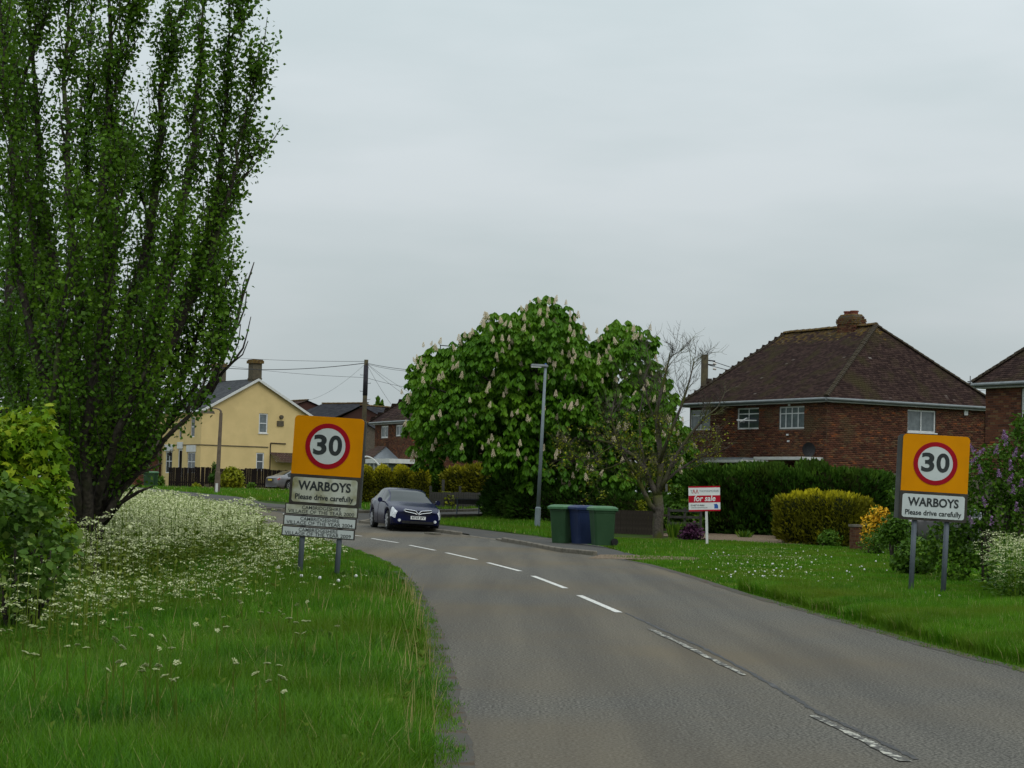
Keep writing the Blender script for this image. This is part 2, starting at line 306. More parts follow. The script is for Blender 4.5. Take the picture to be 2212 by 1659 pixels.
MAPLE = np.array([(0, 0, 0), (.5, .1, 0), (.3, .32, .05), (.62, .62, -.04), (.2, .62, .04), (0, 1.05, -.08), (-.2, .62, .04), (-.62, .62, -.04), (-.3, .32, .05), (-.5, .1, 0)])
MAPLEF = np.array([(0, 1, 2, 8), (0, 2, 8, 9), (2, 3, 4, 8), (4, 5, 6, 8), (8, 6, 7, 8)])
MAPLEF = np.array([(0, 1, 2), (0, 2, 8), (0, 8, 9), (2, 3, 4), (2, 4, 6), (2, 6, 8), (4, 5, 6), (6, 7, 8)])
SPRAY = np.array([(0, 0, 0), (.22, .35, .03), (.12, .7, 0), (0, 1, -.04), (-.12, .7, 0), (-.22, .35, .03)]); SPRAYF = LEAF6F
def unit(n):
    a = rng.normal(size=(n, 3)); return norm(a)
_ft = {}
def textmesh(s, size, bold=0, xs=1, spacing=1, shear=0, ext=.002, res=3):
    cu = bpy.data.curves.new('lettering', 'FONT'); cu.body = s; cu.size = size; cu.offset = bold * size; cu.space_character = spacing
    cu.shear = shear; cu.align_x = 'CENTER'; cu.align_y = 'CENTER'; cu.extrude = ext; cu.resolution_u = 10 if len(s) < 3 else 3
    o = bpy.data.objects.new('lettering', cu); C.objects.link(o)
    bpy.context.view_layer.update(); dg = bpy.context.evaluated_depsgraph_get(); me = bpy.data.meshes.new_from_object(o.evaluated_get(dg))
    bpy.data.objects.remove(o); bpy.data.curves.remove(cu)
    if xs != 1: me.transform(Matrix.Scale(xs, 4, (1, 0, 0)))
    return me
def text(s, x, y, z, size, m, parent, bold=0, xs=1, spacing=1, shear=0, name='lettering', width=None, rot=(math.pi / 2, 0, 0), ext=.002):
    me = textmesh(s, size, bold, xs, spacing, shear, ext)
    if width:
        q = [v.co.x for v in me.vertices]; me.transform(Matrix.Scale(width / (max(q) - min(q)), 4, (1, 0, 0)))
    me.materials.clear(); me.materials.append(M[m]); o = mk(name, me, parent, (x, y, z), rot); return o
def rrect(x0, z0, x1, z1, r, corners=(1, 1, 1, 1), n=5):   # corners: bl br tr tl
    p = []
    for k, (cx, cz, a) in enumerate([(x0, z0, 180), (x1, z0, 270), (x1, z1, 0), (x0, z1, 90)]):
        if not corners[k]: p.append((cx, cz)); continue
        ox = cx + (r if k in (0, 3) else -r); oz = cz + (r if k in (0, 1) else -r)
        for i in range(n + 1):
            t = R(a + 90 * i / n); p.append((ox + r * math.cos(t), oz + r * math.sin(t)))
    return p
# ================================================================ GROUND AND ROADS
def vn_(x, y, s): return .5 + .5 * np.sin(y * s) * np.cos(y * s * .37 + x * 3)
def ribbon(name, A, B, off, m, n=90, k=4, kind='structure', parent=None):
    fo_ = off if callable(off) else (lambda y, t: off)
    def res(P, n):
        P = np.array(P, float)[:, :2]; d = np.r_[0, np.cumsum(np.linalg.norm(np.diff(P, axis=0), axis=1))]; t = np.linspace(0, d[-1], n)
        return np.c_[np.interp(t, d, P[:, 0]), np.interp(t, d, P[:, 1])]
    a = res(A, n); b = res(B, n); V = []; FF = []
    for i in range(n):
        for j in range(k + 1):
            p = a[i] + (b[i] - a[i]) * j / k; V.append((p[0], p[1], gz(p[1]) + fo_(p[1], j / k)))
    for i in range(n - 1):
        for j in range(k): q = i * (k + 1) + j; FF.append((q, q + 1, q + k + 2, q + k + 1))
    o = raw(name, V, FF, m, parent)
    if kind: o['kind'] = kind
    return o
gx = [-900, -60, -30, 0, 30, 60, 900]; gy = [-50, 0, 30, 58, 65, 75, 85, 100, 120, 140, 200, 800, 5000]
V = [(x * (6 if y > 700 else 1), y, gz(y)) for y in gy for x in gx]
FF = [(i * 7 + j, i * 7 + j + 1, i * 7 + j + 8, i * 7 + j + 7) for i in range(len(gy) - 1) for j in range(6)]
tag(raw('ground', V, FF, 'soilgrass'), kind='structure')
LP = [(-.05, -4), (-.2, 8), (-.27, 11.1), (-.37, 13.8), (-.66, 19.4), (-1.02, 25.2), (-1.5, 31), (-2.1, 37), (-3.0, 43.3), (-4.0, 48.6), (-5.3, 54.9), (-7.9, 62), (-11.5, 69.5), (-16, 78), (-21.5, 89), (-28, 102), (-42, 130)]
RP = [(5.8, -4), (5.2, 12), (4.88, 18.2), (4.57, 21), (4.26, 25.5), (3.79, 31.2), (3.48, 37.7), (3.12, 42.8), (2.5, 46.8), (1.42, 50), (.57, 55.4), (-.4, 60.2), (-1.89, 64.1), (-3.13, 67.5), (-4.68, 70.5), (-5.6, 72.3), (-8, 77), (-11.2, 84.3), (-13.4, 88.5), (-16.2, 98), (-21, 110), (-32, 132)]
def xl(y): return np.interp(y, [p[1] for p in LP], [p[0] for p in LP])
def xr(y): return np.interp(y, [p[1] for p in RP], [p[0] for p in RP])
tt = np.r_[np.linspace(-4, 62, 100), np.linspace(62.7, 130, 60)]
road = ribbon('road', [(float(xl(y)), y) for y in tt], [(float(xr(y)), y) for y in tt], .022, 'asphalt', 220, 6)
farkerb = [(-32, 132), (-21, 110), (-16.2, 98), (-13.4, 88.5), (-11.2, 84.6), (-9.5, 82.2), (-6.4, 82.8), (-3.1, 86.3), (.15, 91.5), (8, 101), (22, 118)]
nearside = [(-7.6, 70), (-5.6, 72.6), (-4.9, 75), (-4.2, 77.5), (-2.9, 80), (-1, 82.8), (3, 87.5), (14, 100), (28, 115)]
ribbon('side_road', nearside, [(-12.6, 82), (-9.5, 82.3), (-6.4, 82.9), (-3.1, 86.4), (.15, 91.6), (8, 101.1), (22, 118.1)], .014, 'asphalt2', 90, 6)
# footways
fk = [(2.25, 48.4), (1.5, 50), (.66, 55.4), (-.3, 60.2), (-1.79, 64.1), (-3.03, 67.5), (-4.58, 70.5), (-5.35, 72.4)]
fo = [(3.3, 49.3), (3.1, 51.5), (2.75, 56.6), (1.65, 62), (.1, 66), (-1.2, 69.2), (-2.7, 72), (-3.6, 74.4)]
foot = ribbon('footway', fk, fo, lambda y, t: max(.022, (.028 if 59.6 < y < 62.8 else .085 if 58.9 < y < 63.6 else .12 if y > 50.5 else max(.024, .12 * (y - 48.6) / 2)) * (1 - t ** 3 * .8)), 'asphalt2', 120, 6)
def offset(P, d):
    P = np.array(P, float)[:, :2]; t = np.gradient(P, axis=0); t /= np.linalg.norm(t, axis=1)[:, None]; return [tuple(q) for q in P + np.c_[t[:, 1], -t[:, 0]] * d]
fark = [(-32, 132.), (-21, 110), (-16.1, 98), (-13.3, 88.7), (-11.1, 84.9), (-9.3, 83.1), (-6.3, 83.3), (-3.0, 86.7), (.25, 91.9), (8.1, 101.4), (22, 118.4)]
farfoot = ribbon('far_footway', fark[:7], [(-29, 134), (-18.4, 111), (-13.9, 99.5), (-11.4, 90), (-9.6, 87.2), (-8.4, 85.5), (-6.6, 85.2)], .12, 'asphalt2', 60, 3)
ribbon('garden_path', [(1.0, 66.8), (3.0, 70.5), (4.2, 74)], [(-.2, 69.6), (1.0, 72.4), (1.6, 76)], .03, 'gravel', 12, 3)
ribbon('gravel_strip', [(1.9, 45.9), (3.2, 46.0), (4.6, 46.9)], [(2.4, 49.2), (3.4, 49.2), (4.9, 48.6)], .026, 'gravel', 12, 5)
ribbon('gravel_path', [(5.2, 49.2), (6.6, 49.8), (8.2, 50.4)], [(5.4, 51.0), (6.9, 51.6), (8.4, 51.9)], .018, 'gravel', 12, 2)
ribbon('gravel_drive', [(5.0, 67.6), (7.2, 64.6), (9.3, 62.3)], [(6.2, 71.5), (9, 70.5), (14.5, 70)], .02, 'gravel', 20, 5)
ribbon('front_drive', [(-40, 128), (-27, 127), (-14, 127)], [(-40, 141), (-27, 141), (-12, 141)], .03, 'gravel', 30, 8)
for nm_, f_, sg in (('edge_dirt', xl, 1), ('edge_dirt', xr, -1)):
    ys = np.linspace(8, 48, 160); wv = .02 + .05 * vn_(ys * 0 + sg, ys, 2.3) + .04 * vn_(ys * 0 + sg, ys, 7.1) + .05 * np.exp(-(ys - 9) / 7) * (sg > 0)
    o_ = ribbon(nm_, [(float(f_(y)) - sg * .12, y) for y in ys], [(float(f_(y)) + sg * float(w_), y) for y, w_ in zip(ys, wv)], .0255, 'dirt', 200, 2, parent=road)
    del o_['kind']
# kerb stones, one object each
stone = MB(); stone.box((0, 0, 0), (.895, .13, .26)); stone = stone.build('kerb_stone', 'kerb', link=False)
bm = bmesh.new(); bm.from_mesh(stone); bmesh.ops.bevel(bm, geom=list(bm.edges), offset=.018, segments=1, affect='EDGES'); bm.to_mesh(stone); bm.free()
def kerbs(P, parent, top, step=.91):
    P = np.array(P, float)[:, :2]; d = np.r_[0, np.cumsum(np.linalg.norm(np.diff(P, axis=0), axis=1))]; t = step / 2
    while t < d[-1]:
        x, y = np.interp(t, d, P[:, 0]), np.interp(t, d, P[:, 1]); x2, y2 = np.interp(min(t + .2, d[-1]), d, P[:, 0]), np.interp(min(t + .2, d[-1]), d, P[:, 1])
        if math.hypot(x2 - x, y2 - y) < .01: break
        h = top(x, y); o = mk('kerb_stone', stone, parent, (x, y, gz(y) + h - .13 + rnd.uniform(-.008, .008)), (rnd.uniform(-.03, .03), math.atan2((gz(y) - gz(y2)), .2) * .9, math.atan2(y2 - y, x2 - x)))
        t += step
kerbs([(2.2, 48.3), (1.42, 50), (.57, 55.4), (-.4, 60.2), (-1.89, 64.1), (-3.13, 67.5), (-4.68, 70.5), (-5.55, 72.3), (-5.2, 74.3), (-4.3, 77.2), (-3, 79.9), (-1, 82.6), (3, 87.3)], foot, lambda x, y: .045 if 59.6 < y < 62.8 else (.09 if 58.9 < y < 63.6 else .135))
kerbs([(x - .02, y - .1) for x, y in farkerb[1:]], farfoot, lambda x, y: .14)
# markings
def strip(P, wdt, off, name, m, kind=None, parent=road, jit=0):
    P = [Vector((p[0], p[1], 0)) for p in P]; V = []
    n = 14 if jit else 4
    for i in range(n + 1):
        t = i / n * (len(P) - 1); a = int(min(t, len(P) - 2)); p = P[a].lerp(P[a + 1], t - a); d = (P[a + 1] - P[a]).normalized(); q = Vector((d.y, -d.x, 0))
        for s in (-1, 1):
            v = p + q * s * (wdt / 2 + rnd.uniform(-jit, jit)); V.append((v.x, v.y, gz(v.y) + off))
    return raw(name, V, [(2 * i, 2 * i + 1, 2 * i + 3, 2 * i + 2) for i in range(n)], m, parent)
SD = [(1394.9, 2022.2), (1535.8, 2048.1), (1673.2, 2076.8), (1829.5, 2114.6), (1998.5, 2165), (2172, 2239)]
ED = [(1492.4, 2038.6), (1632.3, 2067.7), (1787.3, 2102.8), (1951.3, 2146.8), (2121, 2212), (2321, 2304)]
K = 1.73598
for s, e in zip(SD + [(1270, 2004)], ED + [(1358, 2014)]): strip([gp(s[0] / K, s[1] / K), gp(e[0] / K, e[1] / K)], .10, .028, 'centre_line_dash', 'paint')
wl = [(2439, 2368), (2610, 2450), (2790.6, 2543.6)]; w2 = [(3044.5, 2696.6), (3220, 2782), (3396, 2872)]
strip([gp(a / K, b / K) for a, b in wl], .062, .029, 'centre_line_dash', 'paintworn', jit=.015)
strip([gp(a / K, b / K) for a, b in w2], .07, .029, 'centre_line_dash', 'paintworn', jit=.015)
p3 = gp(3396 / K, 2872 / K); strip([(2.62, 8.2), (2.75, 5)], .09, .029, 'centre_line_dash', 'paintworn', jit=.01)
tar = [gp(a / K, b / K) for a, b in [(2330, 2305), (2450, 2362), (2620, 2440), (2800, 2538), (2920, 2610), (3050, 2690), (3230, 2775), (3400, 2862)]]
for i in range(len(tar) - 1): strip([tar[i] + Vector((.06, 0, 0)), tar[i + 1] + Vector((.06, 0, 0))], .045, .0255, 'tar_joint', 'tar', jit=.014)
mh = MB()
plank = MB(); plank.box((0, 0, .03), (.8, .25, .05)); p = gp(935, 1156)
tag(plank.build('kerb_ramp_board', 'kerb', loc=p + Vector((0, 0, .02))), 'flat stone slab lying in the gutter in front of the blue car', 'slab').rotation_euler = (0, 0, -1.1)

# ================================================================ GRASS
def vn(x, y, s, ph=0):      # soft uneven field in 0..1
    return .5 + .25 * (np.sin(x * s * 1.3 + y * s * .7 + ph) * np.cos(y * s * 1.1 - x * s * .4 + 1.7 * ph) + np.sin(x * s * 2.9 - y * s * 1.9 + 2 * ph) * .6 + np.sin(y * s * 4.1 + x * s * 3.3) * .4)
BT = np.array([(-.5, 0, 0), (.5, 0, 0), (-.38, .12, .5), (.38, .12, .5), (0, .42, 1.)]); BF = np.array([(0, 1, 2), (1, 3, 2), (2, 3, 4)])
BT1 = np.array([(-.5, 0, 0), (.5, 0, 0), (0, .3, 1.)]); BF1 = np.array([(0, 1, 2)])
def blades(X, Y, h, wd, near, zoff=0, lean=.5, tb=0):
    n = len(X); a = rng.uniform(0, 2 * np.pi, n); c, s = np.cos(a), np.sin(a)
    T, Fc = (BT, BF) if near else (BT1, BF1); k = len(T)
    A = np.zeros((n, k, 3)); ln = lean * (.4 + rng.random(n) * 1.6)
    lx = T[None, :, 0] * wd[:, None]; ly = T[None, :, 1] * (h * ln * 2)[:, None]
    A[:, :, 0] = X[:, None] + lx * c[:, None] - ly * s[:, None]; A[:, :, 1] = Y[:, None] + lx * s[:, None] + ly * c[:, None]
    A[:, :, 2] = (gzs(Y) + zoff)[:, None] + T[None, :, 2] * (h * (1 - .25 * ln))[:, None]
    FF = (Fc[None] + (np.arange(n) * k)[:, None, None]).reshape(-1, 3)
    t = np.clip(.5 * rng.random(n) + .45 * vn(X, Y, .9) + tb, 0, 1); dead = rng.random(n) < .03; t[dead] = 1
    return A.reshape(-1, 3), FF, np.repeat(t, len(Fc))
def sampleY(y0, y1, dens, width, n):
    ys = np.linspace(y0, y1, 400); c = np.cumsum(np.array([dens(y) * max(width(y), 0) for y in ys])); c /= c[-1]
    return np.interp(rng.random(n), c, ys)
dn = lambda y: min(1, (14 / y) ** 1.5)
# left verge
parts = []
lb = lambda y: -.285 * y - .3
n = 210000; Y = sampleY(9.5, 34, dn, lambda y: float(xl(y)) - lb(y), n); lo = lb(Y); hi = xl(Y) + .03 * np.sin(Y * 5) + .02 * np.sin(Y * 13) + np.abs(rng.normal(0, .035, n))
X = lo + (hi - lo) * rng.random(n)
edge = np.clip((hi - X) / .5, .25, 1)
H_ = (.10 + .17 * vn(X, Y, 1.6) + .12 * rng.random(n) ** 2) * edge * np.where(Y < 15, 1.1, 1)
k = Y < 20
parts.append(blades(X[k], Y[k], H_[k], .0045 + .0045 * rng.random(k.sum()) * (Y[k] / 12), True)); k = ~k
parts.append(blades(X[k], Y[k], H_[k], (.006 + .005 * rng.random(k.sum())) * Y[k] / 16, False))
n = 95000; Y = sampleY(34, 74, dn, lambda y: float(xl(y)) - max(lb(y), float(xl(y)) - 7), n); lo = np.maximum(lb(Y), xl(Y) - 7); hi = xl(Y) + .05
X = hi - (hi - lo) * rng.random(n) ** 1.3; edge = np.clip((hi - X) / .6, .3, 1)
parts.append(blades(X, Y, (.12 + .22 * vn(X, Y, 1.2)) * edge, (.008 + .006 * rng.random(n)) * Y / 22, False))
# coarse tufts standing out of the rest
ty = rng.uniform(10, 33, 260); tx = lb(ty) + (xl(ty) - .3 - lb(ty)) * rng.random(260); nb = 46
Xt = np.repeat(tx, nb) + rng.normal(0, .07, 260 * nb); Yt = np.repeat(ty, nb) + rng.normal(0, .07, 260 * nb)
parts.append(blades(Xt, Yt, np.repeat(rng.uniform(.22, .42, 260), nb) * (.5 + .6 * rng.random(260 * nb)), (.005 + .004 * rng.random(260 * nb)) * Yt / 14, True, lean=.7, tb=np.repeat(rng.uniform(-.35, .3, 260), nb)))
WL = np.array([(0, 0, 0), (.22, .3, .10), (.26, .65, .12), (0, 1, .02), (-.26, .65, .12), (-.22, .3, .10)]); WF = np.array([(0, 1, 2, 3), (0, 3, 4, 5)])
n = 240; wy = rng.uniform(10, 31, n); wx = lb(wy) + (xl(wy) - .1 - lb(wy)) * rng.random(n); P_ = np.repeat(np.c_[wx, wy, gzs(wy) + .05], 9, 0); a_ = rng.random(n * 9) * 6.28; el = .35 + .8 * rng.random(n * 9)
P_[:, 2] += rng.random(n * 9) * .12; wv_, wf_, wt_ = stamp(WL, WF, P_, frames(np.c_[np.cos(a_), np.sin(a_), el], np.c_[-np.cos(a_) * el, -np.sin(a_) * el, np.ones(n * 9)]), .035 + .045 * rng.random(n * 9), rng.random(n * 9))
tag(raw('verge_weeds', wv_, wf_, 'parsleyleaf', tint=wt_), 'broad-leaved weeds growing low in the left verge grass', 'weeds', kind='stuff')
n = 260; sy_ = rng.uniform(11, 30, n); sx_ = np.where(rng.random(n) < .5, xl(sy_) - .1 - np.abs(rng.normal(0, .35, n)), lb(sy_) + (xl(sy_) - .1 - lb(sy_)) * rng.random(n))
parts.append(blades(sx_, sy_, rng.uniform(.3, .5, n), np.full(n, .006) * sy_ / 14, True, lean=.25, tb=.8))
v, f, t, _ = merge(parts); tag(raw('long_grass', v, f, 'grass', tint=t), 'long lush green grass on the left verge beside the road', 'grass', kind='stuff')
# right verge
parts = []; rb = lambda y: .275 * y + .4
n = 200000; Y = sampleY(16.5, 64, lambda y: min(1, (20 / y) ** 1.25), lambda y: rb(y) - float(xr(y)), n); lo = xr(Y) - .04 - .05 * np.sin(Y * 7); hi = rb(Y)
X = lo + (hi - lo) * rng.random(n)
def bare(X, Y):
    g1 = (X > 1.2) & (X < 4.7) & (Y > 45.8) & (Y < 49.2); g2 = (X > 5.2) & (X < 8.2) & (Y > 49.4 + (X - 5.2) * .4) & (Y < 51.2 + (X - 5.2) * .35)
    g3 = (Y > 64.6 - (X - 7) * 1.0) & (X > 6.4); g4 = (X < np.interp(Y, [49, 52, 57, 62, 66], [3.3, 3.1, 2.8, 1.7, .2])) & (Y > 48)
    return g4 | ((g1 | g2) & (rng.random(len(X)) < .70)) | (g3 & (rng.random(len(X)) < .97))
k = ~bare(X, Y); X, Y = X[k], Y[k]; lo = lo[k]; n = len(X)
tall = np.clip((34 - Y) / 8, 0, 1); ed = np.clip((X - lo) / .7, .25, 1)
H_ = (.055 + .05 * vn(X, Y, 1.3) + tall * (.10 + .14 * vn(X, Y, 1.4, 2))) * ed
parts.append(blades(X, Y, H_, (.006 + .006 * rng.random(n)) * Y / 18, False, lean=.45))
# lush rank grass along the near road edge
n = 60000; Y = rng.uniform(16.5, 33, n); X = xr(Y) + .25 + np.abs(rng.normal(0, 1.0, n)); k = X < rb(Y); X, Y = X[k], Y[k]
parts.append(blades(X, Y, .16 + .18 * vn(X, Y, 1.8, 3), .009 + .005 * rng.random(len(X)), True, lean=.4))
v, f, t, _ = merge(parts); tag(raw('mown_grass', v, f, 'grass2', tint=t), 'green grass of the right verge dotted with weeds', 'grass', kind='stuff')
# grass island and far verges
parts = []
def fillquad(n, pts, h, wd):
    p = [np.array(q) for q in pts]; u = rng.random(n)[:, None]; s = rng.random(n)[:, None]
    q = (p[0] * (1 - u) + p[1] * u) * (1 - s) + (p[3] * (1 - u) + p[2] * u) * s
    parts.append(blades(q[:, 0], q[:, 1], h * (.5 + rng.random(n)) * (.6 + .6 * vn(q[:, 0], q[:, 1], .8)), np.full(n, wd), False, .06))
fillquad(22000, [(-3.6, 74.4), (-.0, 66.2), (2.6, 72), (2.5, 86.5)], .16, .03)
fillquad(6000, [(-1.2, 69.2), (1.6, 62), (3.4, 62.5), (3.2, 72)], .16, .03)
fillquad(16000, [(-26, 127), (-12, 127), (-6.6, 86), (-13.9, 99.5)], .2, .06)
fillquad(16000, [(-12, 127), (2, 120), (3, 96), (-6.4, 85.5)], .16, .06)
fillquad(4000, [(3.0, 49.5), (5.5, 49), (5.5, 64), (2.9, 57)], .1, .02)
v, f, t, _ = merge(parts); tag(raw('grass', v, f, 'grass2', tint=t), 'short green grass on the island and verges round the junction', 'grass', kind='stuff')
# ================================================================ VEGETATION
def leaves_on(P, T, Fc, size, tint, up=.55, droop=0):
    """leaf shapes at points P with loosely random heading"""
    n = len(P); d = unit(n); d[:, 2] = d[:, 2] * .6 - droop; upv = unit(n); upv[:, 2] += up * 2
    return stamp(T, Fc, P, frames(d, upv), size, tint)
# ---- lombardy style poplars
def poplar(label, base, limbs, Y0, depth, nsec, nleaf, dead=(), leafsize=.062, name='poplar_tree', scale_r=1.0):
    root = thing(name, label, 'tree', base)
    W = MB(); Lp = []; b = Vector(base)
    tw = []
    for L_ in limbs:
        r0 = L_[0]; lush = L_[1]; pts = [qp(x, y, Y0 + dy) - b for x, y, dy in L_[2]]
        # smooth
        sm = []
        for i in range(len(pts) - 1):
            for k in range(4):
                t = k / 4; p0 = pts[max(i - 1, 0)]; p1 = pts[i]; p2 = pts[i + 1]; p3 = pts[min(i + 2, len(pts) - 1)]
                q = .5 * ((2 * p1) + (p2 - p0) * t + (2 * p0 - 5 * p1 + 4 * p2 - p3) * t * t + (3 * p1 - p0 - 3 * p2 + p3) * t ** 3)
                sm.append(q + Vector((rnd.gauss(0, .02), rnd.gauss(0, .02), 0)))
        sm.append(pts[-1]); n = len(sm)
        W.tube(sm, [max(.010, r0 * .62 * (1 - i / n) ** 1.1) for i in range(n)], 6)
        tot = sum((sm[i + 1] - sm[i]).length for i in range(n - 1)); ns = int(nsec * tot * lush)
        for _ in range(ns):
            u = rnd.uniform(.12, 1); i = min(int(u * (n - 1)), n - 2); p = sm[i].lerp(sm[i + 1], u * (n - 1) - i); d = (sm[i + 1] - sm[i]).normalized()
            side = Vector((rnd.gauss(0, 1), rnd.gauss(0, 1), 0)).normalized()
            ln = rnd.uniform(.5, 1.25) * (1.15 - .55 * u); q = [p]; dd = (d * .8 + side * .45).normalized(); bt_ = rnd.random(); st = 6
            for s in range(st):
                dd = (dd + Vector((0, 0, .16)) + Vector((rnd.gauss(0, .07), rnd.gauss(0, .07), 0))).normalized(); q.append(q[-1] + dd * ln / st)
            W.tube(q, [.011 * (1 - k / 7) + .003 for k in range(st + 1)], 3, caps=False)
            tw.append(q)
            for s in range(1, st + 1):
                for _ in range(nleaf):
                    if rnd.random() < .2: continue
                    o = Vector((rnd.gauss(0, .095), rnd.gauss(0, .095), rnd.gauss(0, .085))); c = q[s - 1].lerp(q[s], rnd.random()) + o
                    Lp.append((c.x, c.y, c.z, bt_))
    for r0, L_ in dead:
        pts = [qp(x, y, Y0 + dy) - b for x, y, dy in L_]; n = len(pts); W.tube(pts, [max(.006, r0 * (1 - i / n)) for i in range(n)], 4)
    Wd = W.build('trunk', 'bark', root, smooth=True)
    P = np.array(Lp); n = len(P)
    t = np.clip(.30 * rng.random(n) + .45 * P[:, 3] + .35 * vn(P[:, 0] * 1.0, P[:, 2], 1.9), 0, 1); P = P[:, :3]
    v, f, tt_ = leaves_on(P, LEAF, LEAFF, leafsize * (.7 + .6 * rng.random(n)), t, up=.2, droop=.35)
    raw('foliage', v, f, 'poplar', root, tint=tt_); return root
bs = qp(188, 1175, 28); bs.z = 0
limbs = [
 (.30, .5, [(188, 1270, 0), (188, 1120, 0), (200, 960, .1), (215, 760, .2), (222, 560, .2), (225, 380, .1), (232, 200, 0), (240, 0, 0), (246, -170, 0)]),
 (.24, 1, [(176, 1270, .2), (172, 1110, .2), (150, 940, .3), (135, 740, .5), (112, 560, .6), (85, 400, .5), (75, 200, .4), (60, 0, .3), (50, -160, .2)]),
 (.17, 1, [(170, 1250, -.2), (160, 1060, -.4), (110, 880, -.8), (62, 700, -1), (35, 520, -1.1), (20, 300, -1), (5, 100, -.9), (0, -120, -.8)]),
 (.20, 1, [(190, 1180, -.3), (205, 1000, -.5), (170, 800, -.9), (165, 600, -1.1), (150, 420, -1.1), (140, 220, -1), (150, 30, -1), (160, -150, -1)]),
 (.20, 1, [(195, 1180, .3), (225, 960, .8), (262, 760, 1.1), (305, 580, 1.2), (335, 420, 1.2), (345, 290, 1.1), (352, 190, 1), (375, 80, 1), (410, -20, 1), (415, -120, 1)]),
 (.20, 1, [(200, 1180, -.2), (240, 980, -.4), (300, 790, -.7), (350, 620, -.8), (392, 450, -.8), (418, 300, -.7), (430, 150, -.6), (440, 20, -.6), (448, -120, -.6)]),
 (.16, 1, [(205, 1170, 0), (255, 1000, .1), (330, 820, .2), (392, 660, .3), (440, 520, .3), (472, 380, .2), (488, 240, .1), (496, 110, 0), (520, 10, 0), (524, -80, 0)]),
 (.11, .95, [(320, 840, .2), (400, 680, 0), (450, 560, -.1), (495, 420, -.2), (520, 290, -.2), (540, 200, -.2), (552, 135, -.2)]),
 (.07, .55, [(440, 560, 0), (480, 460, 0), (515, 400, 0), (545, 345, 0), (560, 318, 0)]),
 (.13, 1, [(210, 1150, .3), (270, 1010, .5), (345, 890, .7), (405, 780, .8), (440, 690, .8), (462, 610, .8), (468, 540, .8)]),
 (.11, 1, [(210, 1140, -.2), (280, 1030, -.4), (350, 930, -.5), (420, 840, -.5), (455, 760, -.5), (478, 680, -.5), (488, 600, -.5)]),
 (.10, .45, [(200, 1150, -.5), (262, 1062, -.6), (325, 990, -.7), (385, 915, -.8), (430, 850, -.8), (460, 790, -.8), (478, 730, -.8)]),
 (.15, 1, [(190, 1150, -.6), (185, 980, -1.2), (200, 820, -1.6), (222, 700, -1.7), (240, 560, -1.7), (256, 440, -1.6), (258, 360, -1.5)]),
 (.13, 1, [(180, 1150, -.5), (150, 1000, -1.3), (120, 860, -1.8), (130, 720, -2.0), (150, 560, -2.0), (155, 440, -1.9)]),
 (.13, 1, [(200, 1150, .6), (230, 950, 1.4), (280, 780, 1.8), (310, 620, 1.9), (318, 480, 1.9), (300, 400, 1.8), (290, 345, 1.7)]),
 (.12, 1, [(200, 1130, -.4), (245, 960, -1.3), (300, 840, -1.7), (345, 700, -1.8), (372, 580, -1.8), (380, 480, -1.8)]),
 (.12, 1, [(195, 1130, .4), (215, 900, .2), (245, 620, .1), (242, 400, .1), (238, 270, 0), (258, 140, 0), (288, 40, 0), (300, -60, 0)]),
 (.11, 1, [(190, 900, .4), (195, 700, .9), (190, 500, 1), (188, 300, 1), (195, 100, 1), (200, -100, .9)]),
 (.11, 1, [(120, 820, .2), (90, 640, 0), (60, 420, 0), (45, 200, 0), (100, 40, 0), (110, -120, 0)]),
 (.10, 1, [(230, 1040, .5), (290, 940, .8), (350, 820, 1.0), (380, 740, 1.0), (402, 640, 1)]),
 (.09, 1, [(170, 1040, .5), (110, 980, 1.2), (60, 900, 1.6), (30, 800, 1.8), (15, 700, 1.8)]),
 (.08, .9, [(215, 1090, -.4), (270, 1010, -.9), (310, 940, -1.1), (330, 860, -1.2)]),
 (.09, 1, [(180, 1080, 1), (140, 960, 1.8), (90, 840, 2.2), (70, 700, 2.3), (60, 560, 2.2)]),
]
dead = [
 (.055, [(420, 880, 0), (455, 830, 0), (478, 782, 0), (498, 735, 0), (512, 690, 0), (524, 640, 0), (538, 600, 0), (549, 566, 0)]),
 (.020, [(502, 722, 0), (516, 700, .1), (530, 662, .1), (533, 628, .1)]), (.016, [(514, 682, 0), (520, 650, 0), (518, 620, 0)]),
 (.028, [(455, 850, 0), (480, 805, .1), (505, 780, .1), (525, 752, .1), (534, 720, .1), (542, 684, .1)]),
 (.018, [(470, 815, 0), (495, 790, 0), (515, 740, 0), (520, 700, 0)]), (.015, [(500, 785, 0), (524, 766, 0), (536, 736, 0)]),
 (.013, [(484, 765, 0), (486, 730, 0), (478, 700, 0)]), (.012, [(522, 640, 0), (526, 612, 0), (534, 590, 0)]),
 (.02, [(430, 880, -.2), (470, 815, -.2), (487, 740, -.2), (500, 700, -.2)]),
 (.016, [(250, 360, 1), (280, 300, 1), (290, 250, 1), (300, 215, 1)]), (.012, [(284, 290, 1), (290, 250, 1.1), (288, 225, 1.1)]),
 (.045, [(225, 1130, -.3), (262, 1085, -.5), (300, 1062, -.6), (330, 1050, -.7)]), (.02, [(262, 1085, -.5), (290, 1052, -.5), (318, 1038, -.5)]),
 (.03, [(235, 1090, -.5), (290, 1030, -.7), (350, 1000, -.8)]),
]
poplar('tall poplar with many upright leafy limbs on the left verge', bs, limbs, 28, 3, 8.6, 13, dead, leafsize=.066)
bs2 = qp(-20, 1150, 34); bs2.z = 0
